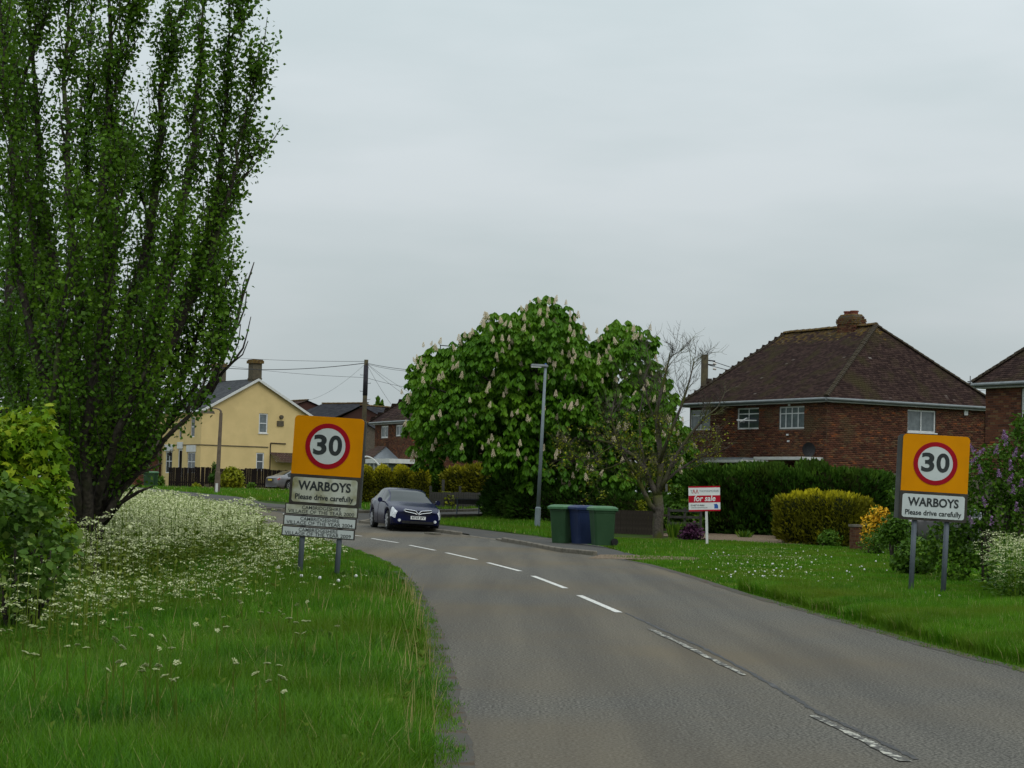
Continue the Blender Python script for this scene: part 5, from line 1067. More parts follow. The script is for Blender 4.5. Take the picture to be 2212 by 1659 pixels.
# porch: flat white fascia, glazing and a little tiled hip
q = MB(); ang3 = math.atan2(A3.y, A3.x); R3 = Matrix.Rotation(ang3, 3, 'Z'); s_, zf = planehit(840, 996, o3 - B3 * 1.2, A3); Lp_ = L3 - .3
c = cw3 + A3 * (Lp_ / 2) - B3 * .75; c.z = zf - g3; q.box(c, (Lp_ + .8, 1.7, .28), rot=R3); q.build('porch_fascia', 'white', H3)
c.z = (zf - g3) / 2 - .1; q = MB(); q.box(c, (Lp_ - .4, 1.3, zf - g3 - .2), rot=R3); q.build('porch_glass', 'netglass', H3)
for i in range(9): q = MB(); p = cw3 + A3 * (.25 + (Lp_ - .5) * i / 8) - B3 * 1.43; q.box((p.x, p.y, (zf - g3) / 2 - .08), (.12, .08, zf - g3 - .16), rot=R3); q.build('porch_mullion', 'white', H3)
c1_ = cw3 + A3 * (Lp_ * .45) - B3 * 1.5; c2_ = cw3 + A3 * (Lp_ + .1) - B3 * 1.5; c1_.z = c2_.z = zf - g3 + .16; r1_ = cw3 + A3 * (Lp_ * .62) - B3 * .1; r2_ = cw3 + A3 * (Lp_ * .85) - B3 * .1; r1_.z = r2_.z = zf - g3 + 1.0
slope(H3, c1_, c2_, r2_, r1_, .2, .3, 'redtile', name='porch_roof')
q = MB(); q.add([c1_, r1_, cw3 + A3 * (Lp_ * .3) + UPZ * (zf - g3 + .16)], [(0, 1, 2)]); q.build('porch_flashing', 'lead', H3)

# ---- yellow rendered house
Y0 = 143; C4 = qp(436.5, 885.5, Y0); B4 = Vector((.83, .558, 0)).normalized(); A4 = Vector((-B4.y, B4.x, 0)); D4 = along(C4, B4, 664); L4 = along(C4, A4, 344); g4 = gz(140)
ap = C4 + B4 * (D4 / 2); _, bb_ = _ray(551.6, 820); zap = EYE + bb_ * ap.y
print('YELLOW', C4, D4, L4, zap)
yh = thing('yellow_house', 'yellow rendered house with a slate roof and two stout chimneys', 'house', (C4.x, C4.y, g4)); b4 = Vector((C4.x, C4.y, g4)); o4 = Vector((0, 0, 0)); ze4 = C4.z - g4
hG = holes_from(C4, B4, [(560, 893, 579, 936), (554, 978, 571, 1016)]); hF = holes_from(C4, A4, [(413, 900, 421.5, 944), (388, 905, 393.5, 946), (358, 975, 372.5, 1022), (385, 970, 394, 1030), (405, 977, 422, 1022)])
loc = lambda hs: [(a, b_ - g4, c, d - g4) for a, b_, c, d in hs]; hG, hF = loc(hG), loc(hF)
wall(yh, o4, B4, -A4, D4, 0, ze4, hG, 'render', tri=(D4 / 2, zap - g4)); wall(yh, o4, A4, -B4, L4, 0, ze4, hF, 'render')
wall(yh, B4 * D4, A4, B4, L4, 0, ze4, [], 'render'); wall(yh, A4 * L4, B4, A4, D4, 0, ze4, [], 'render', tri=(D4 / 2, zap - g4))
for h in hG: window(yh, o4, B4, -A4, h, 'sash', fw=.09, gm='glass' if h is hG[1] else 'netglass')
for i, h in enumerate(hF):
    if i == 3:
        f = window(yh, o4, A4, -B4, h, 'plain', fw=.12, gm='blackwood', name='front_door', sill=False); continue
    window(yh, o4, A4, -B4, h, 'four' if i in (2, 4) else 'sash', fw=.08, gm='glass')
for i in (2, 3, 4): h = hF[i]; q = MB(); c = A4 * ((h[0] + h[2]) / 2) - B4 * .03; c.z = h[3] + .28; q.box(c, (h[2] - h[0] + .25, .06, .5), rot=Matrix.Rotation(math.atan2(A4.y, A4.x), 3, 'Z')); q.build('lintel', 'white', yh)
RG = Matrix.Rotation(math.atan2(B4.y, B4.x), 3, 'Z'); RF = Matrix.Rotation(math.atan2(A4.y, A4.x), 3, 'Z')
s_, zs_ = planehit(500, 963, C4, B4); zs_ -= g4; q = MB(); q.box(B4 * (D4 * .31) - A4 * .03 + UPZ * zs_, (D4 * .62, .05, .06), rot=RG); q.build('string_course', 'stonecol', yh)
q = MB(); q.box(A4 * (L4 / 2) - B4 * .03 + UPZ * zs_, (L4, .05, .06), rot=RF); q.build('string_course', 'stonecol', yh)
ov = .28; e = [o4 - B4 * ov - A4 * .25, o4 - B4 * ov + A4 * (L4 + .25), B4 * (D4 + ov) + A4 * (L4 + .25), B4 * (D4 + ov) - A4 * .25]
rise = (zap - C4.z) / (D4 / 2)
for v_ in e: v_.z = ze4 - ov * rise + .06
ra = B4 * (D4 / 2) - A4 * .25; rb_ = B4 * (D4 / 2) + A4 * (L4 + .25); ra.z = rb_.z = zap - g4 + .06
slope(yh, e[0], e[1], rb_, ra, .2, .3, 'slate'); slope(yh, e[2], e[3], ra, rb_, .2, .3, 'slate')
for a_, b_ in ((e[0], ra), (ra, e[3])):
    q = MB(); d_ = b_ - a_; q.add([a_ - A4 * .02 + UPZ * .03, b_ - A4 * .02 + UPZ * .03, b_ - A4 * .02 - UPZ * .17, a_ - A4 * .02 - UPZ * .17, a_ + A4 * .04 + UPZ * .03, b_ + A4 * .04 + UPZ * .03, b_ + A4 * .04 - UPZ * .17, a_ + A4 * .04 - UPZ * .17], [(0, 1, 2, 3), (4, 7, 6, 5), (0, 4, 5, 1), (3, 2, 6, 7)]); q.build('bargeboard', 'white', yh)
q = MB(); q.tube([e[0] + UPZ * -.02, e[1] + UPZ * -.02], .08, 8); q.build('gutter', 'upvc', yh)
def stack(px, w_, d_, ytop, s, capm='lichen'):
    p = B4 * (D4 / 2) + A4 * s; _, bt = _ray(px, ytop); zt = EYE + bt * (C4 + p).y - g4; q = MB(); q.box((0, 0, (zt + zap - g4 - .8) / 2), (w_, d_, zt - (zap - g4 - .8))); c_ = q.build('chimney', 'stonecol', yh, p); c_.rotation_euler = (0, 0, math.atan2(A4.y, A4.x))
    q = MB(); q.box((0, 0, zt - .08), (w_ + .22, d_ + .22, .22)); q.box((0, 0, zt + .07), (w_ + .1, d_ + .1, .08)); q.build('chimney_cap', capm, c_); q = MB(); q.box((0, 0, zt - 1.35), (w_ + .06, d_ + .06, .1)); q.build('chimney_band', 'stonecol', c_)
sA = along(C4 + B4 * (D4 / 2), A4, 549); stack(549, .8, .75, 780, max(sA, .45)); sB = along(C4 + B4 * (D4 / 2), A4, 466); stack(466, .9, .85, 788, sB)
# pent roof, pipes and small fittings on the gable
s0, zp = planehit(586, 977, C4, B4); zp -= g4; p0 = B4 * (s0 - .1); p1 = B4 * (D4 + .4); P0_ = p0 - A4 * 1.1; P1_ = p1 - A4 * 1.1; P0_.z = P1_.z = zp - .75; p0.z = p1.z = zp
slope(yh, P0_, P1_, p1, p0, .25, .3, 'redtile', name='lean_to_roof', under='white')
s1, zt_ = planehit(584, 957, C4, B4); q = MB(); q.tube([B4 * s1 - A4 * .05 + UPZ * (zt_ - g4), B4 * s1 - A4 * .05 + UPZ * .3], .04, 6); q.tube([B4 * s1 - A4 * .05 + UPZ * (zt_ - g4), B4 * (s1 + 1.3) - A4 * .05 + UPZ * (zt_ - g4 - .02)], .04, 6); q.build('waste_pipe', 'brownwood', yh)
s2, z2 = planehit(607, 901, C4, B4); q = MB(); q.tube([B4 * s2 - A4 * .02 + UPZ * (z2 - g4), B4 * s2 - A4 * .2 + UPZ * (z2 - g4)], [.16, .14], 10); q.build('alarm_lamp', 'stonecol', yh)
s2, z2 = planehit(605, 915, C4, B4); q = MB(); q.box(B4 * s2 - A4 * .04 + UPZ * (z2 - g4), (.55, .1, .4), rot=RG); q.build('wall_vent', 'stonecol', yh)
s2, z2 = planehit(378, 978, C4, A4); q = MB(); q.tube([A4 * s2 - B4 * .05 + UPZ * (z2 - g4 + .2), A4 * s2 - B4 * .4 + UPZ * (z2 - g4 + .2), A4 * s2 - B4 * .4 + UPZ * (z2 - g4)], .03, 5); q.box(A4 * s2 - B4 * .4 + UPZ * (z2 - g4 - .1), (.2, .2, .3), top=(.6, .6)); q.build('carriage_lamp', 'blackwood', yh)

# ---- roofs beyond
def gable_house(name, label, a, b, yy, depth, ztop_py, ye_py, Y, wallm, roofm, gabm):
    """ridge runs from column a to column b"""
    pa = qp(a, ztop_py[0], Y); pb = qp(b, ztop_py[1], Y + yy); zr = (pa.z + pb.z) / 2; pa.z = pb.z = zr; u = (pb - pa).normalized(); n = Vector((u.y, -u.x, 0)); 
    _, be = _ray(a, ye_py); ze = EYE + be * Y; g = gz(Y); root = thing(name, label, 'house', (pa.x, pa.y, g)); o = Vector((0, 0, 0)); h = (ze - g); L_ = (pb - pa).length; dd = depth / 2
    z3 = lambda v, z: Vector((v.x, v.y, z))
    wall(root, n * dd, u, n, L_, 0, h, [], wallm); wall(root, -n * dd, u, -n, L_, 0, h, [], wallm)
    wall(root, -n * dd, n, -u, depth, 0, h, [], gabm, part='gable_wall', tri=(dd, zr - g)); wall(root, -n * dd + u * L_, n, u, depth, 0, h, [], gabm, part='gable_wall', tri=(dd, zr - g))
    rs = (zr - ze) / dd; e0 = z3(n * (dd + .3) - u * .2, h - .3 * rs + .08); e1 = z3(n * (dd + .3) + u * (L_ + .2), h - .3 * rs + .08); r0 = z3(-u * .2, zr - g + .08); r1 = z3(u * (L_ + .2), zr - g + .08)
    slope(root, e0, e1, r1, r0, .3, .33, roofm); f0 = z3(-n * (dd + .3) - u * .2, e0.z); f1 = z3(-n * (dd + .3) + u * (L_ + .2), e0.z); slope(root, f1, f0, r0, r1, .5, .5, roofm)
    caps(root, r0 + UPZ * .02, r1 + UPZ * .02, 'lichen', .6, 'ridge_tile', .16); return root
gable_house('far_house', 'distant house with a brown tiled roof just right of the yellow house gable', 618, 663, -4, 9, (868, 868.5), 905, 185, 'brick', 'redtile', 'brickred')
gable_house('far_house', 'distant long house with a blue-grey roof behind the left village sign', 700, 790, -3, 9, (871, 877), 908, 180, 'brick', 'darktile', 'brickred')
gable_house('far_house', 'distant low house with a dark roof beside the telegraph pole', 782, 842, 3, 9, (880, 881), 920, 172, 'brick', 'darktile', 'brickred')
gable_house('far_house', 'dark-roofed outbuilding seen between the left village sign and the porch house', 790, 830, 6, 6, (918, 920), 962, 150, 'mortar', 'darktile', 'mortar')
# brick neighbour behind the poplar
r = gable_house('brick_neighbour_house', 'dark brick building glimpsed behind the poplar, left of the yellow house', 250, 342, 6, 8, (905, 905), 945, 150, 'brick', 'redtile', 'mortar')
p = ground_at(335, 140); sh = thing('brick_shed', 'low brick outbuilding left of the yellow house', 'shed', p); wall(sh, Vector((-2.4, 0, 0)), Vector((1, 0, 0)), Vector((0, -1, 0)), 2.2, 0, 2.2, [], 'mortar', 'brick'); wall(sh, Vector((-.2, 0, 0)), Vector((0, 1, 0)), Vector((1, 0, 0)), 2, 0, 2.2, [], 'mortar', 'brick')
q = MB(); q.box((-1.3, 1, 2.3), (2.6, 2.4, .18)); q.build('roof', 'redtile', sh)
# ================================================================ SIGNS
def village_sign(name, label, base, rz, lean, plates, dirt, W_, ow_, zz, posts, casing):
    """zz: heights; board faces local -y"""
    root = thing(name, label, 'sign', base, rot=(0, lean, rz)); hw = W_ / 2
    z_bot, z_div, z_top = zz
    q = MB(); d0 = .02 if not casing else .02
    q.prism(rrect(-hw, z_div, hw, z_top, .07, (0, 0, 1, 1)), -.02, 0); q.build('amber_panel', 'orange', root)
    q = MB(); q.prism(rrect(-hw - .005, z_bot, hw + .005, z_div - .002, .02), -.022, .0); q.build('name_frame', 'signframe', root)
    q = MB(); q.prism(rrect(-hw + .04, z_bot + .045, hw - .04, z_div - .05, .045), -.028, -.0225); q.build('name_panel', dirt, root)
    if casing:
        q = MB(); q.prism(rrect(-hw - .085, z_bot + .02, hw - .05, z_top - .01, .07, (0, 0, 1, 1)), .002, .10); q.build('casing', 'casing', root)
    else:
        q = MB(); q.prism(rrect(-hw + .01, z_bot + .01, hw + .035, z_top - .03, .05, (0, 0, 1, 1)), .002, .05); q.build('casing', 'casing', root)
    zc = (z_div + z_top) / 2 + .0; R1, R2 = .375, .298; n = 48
    q = MB(); V = []; 
    for rr in (R1, R2):
        for y in (-.027, -.0205):
            for j in range(n): t = 2 * math.pi * j / n; V.append((math.cos(t) * rr, y, zc + math.sin(t) * rr))
    Fq = []
    for j in range(n):
        k = (j + 1) % n; Fq += [(j, 2 * n + j, 2 * n + k, k), (j, k, n + k, n + j), (2 * n + j, 3 * n + j, 3 * n + k, 2 * n + k)]
    q.add(V, Fq); q.build('red_ring', 'signred', root)
    q = MB(); V = [(math.cos(2 * math.pi * j / n) * (R2 - .001), -.0245, zc + math.sin(2 * math.pi * j / n) * (R2 - .001)) for j in range(n)]; q.add(V, [tuple(range(n))]); q.build('speed_disc', 'signwhite', root)
    for c_, x in (('3', -.125), ('0', .128)): text(c_, x, -.0265, zc, .44, 'black', root, bold=.03, name='digit', width=.222)
    hz = z_div - z_bot
    text('WARBOYS', 0, -.030, z_bot + hz * .62, .205, 'black', root, bold=.03, width=W_ * .76, name='place_name')
    text('Please drive carefully', 0, -.030, z_bot + hz * .26, .125, 'black', root, bold=.02, width=W_ * .84, name='request_line')
    for x, z0 in posts: q = MB(); q.tube([(x, .06 if casing else .05, -.3), (x, .06 if casing else .05, z0)], .045, 14); q.build('post', 'signpost', root, smooth=True)
    for i, (z0, z1, dx, yr) in enumerate(plates):
        q = MB(); q.box((dx, -.0, (z0 + z1) / 2), (W_ + .06, .025, z1 - z0)); pl = q.build('award_frame', 'signframe', root)
        q = MB(); q.box((dx, -.0155, (z0 + z1) / 2), (W_ + .02, .005, z1 - z0 - .035)); q.build('award_plate', 'signdirty' if i == 0 else 'signwhite', root)
        h = z1 - z0; text('CAMBRIDGESHIRE', dx + .0, -.0195, z0 + h * .675, .082, 'black', root, bold=.004, width=W_ * .56, name='award_line'); text('VILLAGE OF THE YEAR ' + yr, dx, -.0195, z0 + h * .29, .082, 'black', root, bold=.004, width=W_ * .95, name='award_line')
    return root
YL = 31.7
def zat(px, py, Y): return qp(px, py, Y).z
base = qp(688, 1240, YL); base.z = 0
zb_, zd_, zt_ = zat(700, 1093, YL), zat(700, 1027, YL), zat(709, 900.5, YL); lean = .042
pw = 1.165
village_sign('village_sign', 'left amber 30 sign with three stained award plates beneath the village name', base, R(-6), lean, [(zat(695, 1115, YL), zat(695, 1091, YL), -.03, '2000'), (zat(693, 1139, YL), zat(693, 1116, YL), -.045, '2004'), (zat(692, 1162, YL), zat(692, 1140, YL), -.06, '2009')], 'signdirty', pw, 0, (zb_, zd_, zt_), [(-.33, zb_ + .3), (.29, zb_ + .3)], False)
YR_ = 33.4; base = qp(2006, 1283, YR_); base.z = 0
village_sign('village_sign', 'right amber 30 sign with a grey casing, village name panel and no award plates', base, R(-8), .038, [], 'signwhite', 1.14, 0, (zat(2015, 1125.5, YR_), zat(2018, 1063, YR_), zat(2022, 940, YR_)), [(-.30, zat(2015, 1122, YR_) + .3), (.25, zat(2015, 1122, YR_) + .3)], True)
# for sale board
fs = ground_at(1530, 60.4); fr = thing('for_sale_board', 'red and white for sale board on a white post in the right verge', 'sign', fs, rot=(0, -.04, R(4)))
zt = zat(1524, 1050, 60.4) - fs.z; zb2 = zat(1524, 1104, 60.4) - fs.z; hh = zt - zb2; q = MB(); q.box((0, .03, (zb2 + .2) / 2 - .1), (.075, .05, zb2 + .3)); q.build('post', 'white', fr)
cx = -.06; q = MB(); q.box((cx, 0, (zt + zb2) / 2), (1.0, .012, hh)); q.build('board', 'salewhite', fr)
for z0, z1 in ((0, .06), (.345, .63), (.945, 1.0)): q = MB(); q.box((cx, -.008, zb2 + hh * (z0 + z1) / 2), (1.0, .003, hh * (z1 - z0))); q.build('red_band', 'salered', fr)
text('for sale', cx, -.0115, zb2 + hh * .50, .25, 'salewhite', fr, bold=.02, width=.68, shear=.2, name='offer_words'); text('THOMASMORRIS', cx + .15, -.009, zb2 + hh * .80, .1, 'greytext', fr, width=.62, name='agent_name')
text('01487 814666', cx - .22, -.009, zb2 + hh * .235, .075, 'black', fr, bold=.01, width=.43, name='phone_number'); text('www.thomasmorris.co.uk', cx - .17, -.009, zb2 + hh * .145, .05, 'black', fr, width=.52, name='web_address')
text('T', cx - .40, -.009, zb2 + hh * .78, .15, 'greytext', fr, width=.08, name='logo_letter'); q = MB()
for x in (-.335, -.235): q.add([(cx + x - .045, -.008, zb2 + hh * .71), (cx + x - .02, -.008, zb2 + hh * .71), (cx + x + .005, -.008, zb2 + hh * .83), (cx + x + .03, -.008, zb2 + hh * .71), (cx + x + .055, -.008, zb2 + hh * .71), (cx + x + .012, -.008, zb2 + hh * .875), (cx + x - .002, -.008, zb2 + hh * .875)], [(0, 1, 2, 6), (6, 2, 5), (2, 3, 4, 5)])
q.build('logo_letter', 'salered', fr); q = MB(); X_ = cx + .37; q.add([(X_ - .06, -.008, zb2 + hh * .1), (X_ + .06, -.008, zb2 + hh * .1), (X_ + .06, -.008, zb2 + hh * .22), (X_ + .02, -.008, zb2 + hh * .29), (X_ - .08, -.008, zb2 + hh * .27), (X_ - .06, -.008, zb2 + hh * .22)], [(0, 1, 2, 3, 4, 5)]); q.build('logo_house', 'saleblue', fr)
# street name sign, seen from the back
sb = gp(1010, 1113); st = thing('street_name_sign', 'grey back of a low street name sign on the grass island', 'sign', sb, R(8)); u_ = sb.y / F
for x in (-.48, .48): q = MB(); q.tube([(x, 0, -.1), (x + .02, 0, .70)], .03, 8); q.build('post', 'signpost', st)
q = MB(); q.box((0, .0, .58), (1.2, .02, .2)); q.build('name_board', 'greywood', st); q = MB(); q.box((0, -.01, .70), (1.32, .05, .03)); q.build('rail', 'signpost', st)

# ================================================================ LAMPS AND POLES
YLp = 70.3; lb0 = gp(1160, 1146); lb0 = Vector((qp(1160, 1146, YLp).x, YLp, gz(YLp)))
lp = thing('street_lamp', 'tall grey street lamp with a flat lantern in front of the chestnut', 'street lamp', lb0, rot=(0, .028, 0)); zl = qp(1180, 792, YLp).z - lb0.z; zs = qp(1165, 1094, YLp).z - lb0.z
q = MB(); q.tube([(0, 0, -.2), (0, 0, zs - .06), (0, 0, zs)], [.105, .105, .06], 14); q.build('base', 'lampgrey', lp, smooth=False); q = MB(); q.tube([(0, 0, zs - .01), (0, 0, zl)], [.072, .048], 12); q.build('column', 'lampgrey', lp, smooth=True)
q = MB(); q.box((-.22, 0, zl + .03), (.66, .2, .10), top=(.94, .8)); lan = q.build('lantern', 'stonecol', lp); bm = bmesh.new(); bm.from_mesh(lan.data); bmesh.ops.bevel(bm, geom=list(bm.edges), offset=.025, segments=2, affect='EDGES'); bm.to_mesh(lan.data); bm.free(); lan.data.materials[0] = M['gutter']
q = MB(); q.box((-.34, 0, zl - .035), (.36, .16, .035), top=(1.1, 1.1)); q.build('diffuser', 'salewhite', lp); q = MB(); q.tube([(0, 0, zl + .07), (0, 0, zl + .12)], [.04, .03], 8); q.build('photocell', 'saleblue', lp)
YB = 107; bb0 = Vector((qp(468, 1073, YB).x, YB, gz(YB))); bl = thing('street_lamp', 'brown concrete street lamp with a swan neck in front of the yellow house', 'street lamp', bb0, rot=(0, .02, 0)); zt = qp(470, 888, YB).z - bb0.z
q = MB(); q.tube([(0, 0, -.1), (0, 0, 1.3), (0, 0, 1.35), (0, 0, zt - .1)], [.17, .15, .12, .09], 8); q.build('column', 'lampbrown', bl)
q = MB(); q.tube([(0, 0, zt - .15), (-.02, 0, zt), (-.12, 0, zt + .1), (-.3, 0, zt + .14), (-.55, 0, zt + .15), (-.72, 0, zt + .1)], [.07, .06, .045, .035, .03, .03], 8); q.build('arm', 'lampbrown', bl); q = MB(); q.box((-.75, 0, zt - .08), (.8, .22, .16), top=(.85, .5)); q.build('lantern', 'stonecol', bl)
q = MB(); q.box((.0, -.165, .45), (.14, .02, .5)); q.build('number_plate', 'white', bl)
YP = 118; pb = Vector((qp(783, 1000, YP).x, YP, gz(YP))); tp = thing('telegraph_pole', 'wooden telegraph pole with climbing pegs beyond the left village sign', 'telegraph pole', pb, rot=(0, .006, 0)); zt = qp(786, 777, YP).z - pb.z
q = MB(); q.tube([(0, 0, -.2), (0, 0, zt)], [.17, .125], 10); q.build('pole', 'polewood', tp, smooth=True); q = MB(); q.tube([(0, -.0, zt - 2.2), (0, 0, zt - .35)], [.15, .145], 10); q.build('cable_terminal_band', 'polecap', tp, smooth=True)
for i in range(9): q = MB(); z = zt - .95 - i * .5; s = 1 if i % 2 else -1; q.tube([(0, 0, z), (s * .32, 0, z), (s * .32, 0, z + .05)], .015, 5); q.build('climbing_peg', 'wire', tp)
def wire(name, label, P, Q, sag, r=.014, grp=None):
    q = MB(); pts = []
    for i in range(15): t = i / 14; v_ = P.lerp(Q, t); v_.z -= 4 * sag * t * (1 - t); pts.append(v_)
    q.tube(pts, r * .72, 4); return tag(q.build(name, 'wire'), label, 'cable', grp)
top = pb + Vector((.05, 0, zt - .2)); G = 'overhead wires from the telegraph pole'
wire('overhead_cable', 'thick overhead cable from the telegraph pole leftwards above the yellow house', top, qp(380, 782, 150), .5, .03, G)
wire('overhead_cable', 'uppermost thin overhead wire from the telegraph pole to the left', top + Vector((0, 0, .1)), qp(380, 762, 160), .2, .016, G)
wire('overhead_cable', 'lower thin overhead wire passing the telegraph pole to the left', top + Vector((0, 0, -.9)), qp(380, 770, 160), .3, .014, G)
wire('overhead_cable', 'overhead cable from the telegraph pole rightwards into the chestnut', top, qp(1000, 800, 100), .2, .02, G)
wire('overhead_cable', 'second overhead wire from the telegraph pole to the right, just under the top one', top + Vector((0, 0, -.05)), qp(960, 802, 104), .2, .014, G)
wire('overhead_cable', 'overhead wire from the telegraph pole to the right at peg height', top + Vector((0, 0, -.9)), qp(1000, 850, 120), .2, .014, G)
wire('overhead_cable', 'slack wire from the telegraph pole down left to the far roofs', top, qp(655, 866, 180), .5, .012, G)
wire('overhead_cable', 'steep wire from the telegraph pole down to the porch house gable', top, qp(866, 900, 122), .2, .011, G)
wire('overhead_cable', 'wire from the telegraph pole to the hip of the porch house', top, qp(905, 870, 122), .2, .011, G)
wire('overhead_cable', 'wire from the telegraph pole sloping right to the chestnut at roof height', top, qp(950, 880, 110), .2, .011, G)
YQ = 92; pb = Vector((qp(1520, 900, YQ).x, YQ, gz(YQ))); t2 = thing('telegraph_pole', 'short stout telegraph pole top beside the left end of the chimney house roof', 'telegraph pole', pb); zt = qp(1519, 766, YQ).z - pb.z
q = MB(); q.tube([(0, 0, -.2), (0, 0, zt)], [.2, .17], 10); q.build('pole', 'polewood', t2, smooth=True); q = MB(); q.box((.2, 0, zt - 1.7), (.3, .3, 1.1)); q.build('cable_box', 'brownwood', t2)
for i in range(4): q = MB(); z = zt - .35 - (i % 2) * .25; x = .4 + (i // 2) * .9; q.tube([(x, 0, z - x * .15), (x + .16, 0, z - x * .15 - .03)], .055, 8); q.build('insulator', 'insul', t2)
q = MB(); q.tube([(0, 0, zt - .25), (.5, 0, zt - .3)], .03, 6); q.tube([(0, 0, zt - .45), (.5, 0, zt - .5)], .03, 6); q.build('bracket', 'wire', t2)
tp2 = pb + Vector((.2, 0, zt - .25)); G2 = 'wires from the pole by the chimney house'
wire('overhead_cable', 'upper black cable from the stout pole dropping behind the chimney house roof', tp2, qp(1640, 812, 92), .02, .022, G2); wire('overhead_cable', 'lower black cable from the stout pole dropping behind the chimney house roof', tp2 + Vector((0, 0, -.25)), qp(1640, 815, 92), .02, .022, G2)
wire('overhead_cable', 'thin wire from the stout pole running left behind the bare tree', tp2 + Vector((-.3, 0, 0)), qp(1440, 890, 90), .2, .014, G2)
wire('overhead_cable', 'pair of thin wires between the chimney house roof and the right edge house', qp(2075, 838, 90), qp(2180, 846, 90), .05, .012); 
av = thing('radio_mast', 'tiny aerial mast between the two brick houses at the right', 'aerial', ground_at(2093, 180)); zt = qp(2093, 812, 180).z - gz(180); q = MB(); q.tube([(0, 0, 0), (0, 0, zt)], .04, 4); q.box((0, 0, zt - .55), (.5, .1, .1)); q.box((0, 0, zt - .9), (.35, .3, .5)); q.build('mast', 'wire', av)
ae = thing('tv_aerial', 'small bracket aerial poking above the chestnut at its left shoulder', 'aerial', ground_at(943, 122)); zt = qp(943, 744, 122).z - gz(122); q = MB(); q.tube([(0, 0, 5), (0, 0, zt)], .03, 4); q.tube([(0, 0, zt - .05), (.8, 0, zt - .1)], .03, 4); q.build('mast', 'wire', ae)

# ================================================================ WHEELIE BINS
def make_bin(body, lid, loc, rz, label, words=None):
    r = thing('wheelie_bin', label, 'wheelie bin', loc, rz, 'wheelie bins standing on the footway')
    q = MB()     # body: front faces -y, tapering to the foot
    sec = [(0, .235, .265, .0), (.12, .24, .272, 0), (.9, .272, .315, -.02), (.905, .285, .325, -.02), (.99, .29, .33, -.02)]; V = []; FF = []
    def ring(z, hx, hy, dy, ch=.05): return [(x, y + dy, z) for x, y in [(-hx + ch, -hy), (hx - ch, -hy), (hx, -hy + ch), (hx, hy - ch), (hx - ch, hy), (-hx + ch, hy), (-hx, hy - ch), (-hx, -hy + ch)]]
    for s in sec: V += ring(*s)
    for i in range(len(sec) - 1):
        for j in range(8): FF.append((i * 8 + j, i * 8 + (j + 1) % 8, (i + 1) * 8 + (j + 1) % 8, (i + 1) * 8 + j))
    FF += [tuple(range(7, -1, -1)), tuple((len(sec) - 1) * 8 + j for j in range(8))]; q.add(V, FF); q.build('body', body, r)
    q = MB(); V = ring(.975, .325, .375, -.02) + ring(1.035, .33, .38, -.02) + ring(1.085, .27, .31, -.02) + ring(1.10, .2, .22, -.02); q.add(V, [tuple(range(7, -1, -1))] + [(i * 8 + j, i * 8 + (j + 1) % 8, (i + 1) * 8 + (j + 1) % 8, (i + 1) * 8 + j) for i in range(3) for j in range(8)] + [tuple(24 + j for j in range(8))])
    q.box((0, -.38, 1.0), (.24, .05, .04)); q.build('lid', lid, r)
    q = MB(); q.tube([(-.24, .36, .98), (.24, .36, .98)], .018, 8); q.box((-.24, .33, .97), (.03, .08, .05)); q.box((.24, .33, .97), (.03, .08, .05)); q.build('handle', body, r)
    for s in (-1, 1):
        q = MB(); q.tube([(s * .255, .27, .10), (s * .305, .27, .10)], .10, 18); q.build('wheel', 'rubber', r); 
    q = MB(); q.tube([(-.25, .27, .10), (.25, .27, .10)], .012, 6); q.build('axle', 'signpost', r)
    if words: text(words, .0, 0, 0, .13, 'salewhite', r, bold=.02, width=.2, name='stencil', rot=(math.pi / 2 + .05, 0, 0)).location = (-.03, -.312, .70)
    return r
kz = .12
p = Vector((qp(1216, 1177, 55.6).x, 55.6, kz)); make_bin('bingreen', 'lidgreen', p, R(-38), 'green wheelie bin stencilled HDC, leftmost of the three bins', 'HDC')
p = Vector((qp(1259, 1180, 55.2).x, 55.2, kz)); make_bin('binblue', 'lidblue', p, R(-60), 'blue wheelie bin between the two green ones')
p = Vector((qp(1301, 1183, 54.2).x, 54.2, kz)); make_bin('bingreen', 'lidgreen', p, R(-75), 'green wheelie bin without lettering, showing its wheel, rightmost of the three bins')
p = Vector((qp(321, 1050, 132).x, 132, gz(132))); o = make_bin('bingreen', 'lidgreen', p, R(-20), 'green wheelie bin far away at the left of the yellow house'); del o['group']
p = ground_at(332, 133); o = make_bin('bingreen', 'lidgreen', p, R(10), 'second dark green bin half hidden next to the far green bin'); del o['group']
pot = MB(); pot.tube([(0, 0, 0), (0, 0, .3), (0, 0, .33)], [.14, .2, .22], 12); tag(pot.build('plant_pot', 'stonecol', loc=ground_at(446, 133)), 'small grey plant pot against the black fence', 'plant pot')

# ================================================================ FENCES, PIER, WALL
fa = Vector((qp(366, 1050, 138).x, 138, 0)); fb = Vector((qp(648, 1050, 139.5).x, 139.5, 0)); bf = thing('board_fence', 'black close-boarded fence in front of the yellow house', 'fence', (fa.x, fa.y, gz(138)))
L_ = (fb - fa).length; u = (fb - fa).normalized(); an = math.atan2(u.y, u.x); bdm = MB(); bdm.box((0, 0, .70), (.145, .022, 1.4)); bdm = bdm.build('board', 'blackwood', link=False)
for i in range(int(L_ / .15)):
    o = mk('board', bdm, bf, u * (i * .15) + Vector((0, rnd.uniform(-.008, .008), rnd.uniform(-.02, .02) + (.07 if (i // 12) % 2 else 0))), (0, rnd.gauss(0, .006), an))
for i in range(0, int(L_ / 1.8)): q = MB(); q.box((0, .06, .68), (.1, .1, 1.4)); q.build('post', 'blackwood', bf, u * (i * 1.8 + .5)).rotation_euler = (0, 0, an)
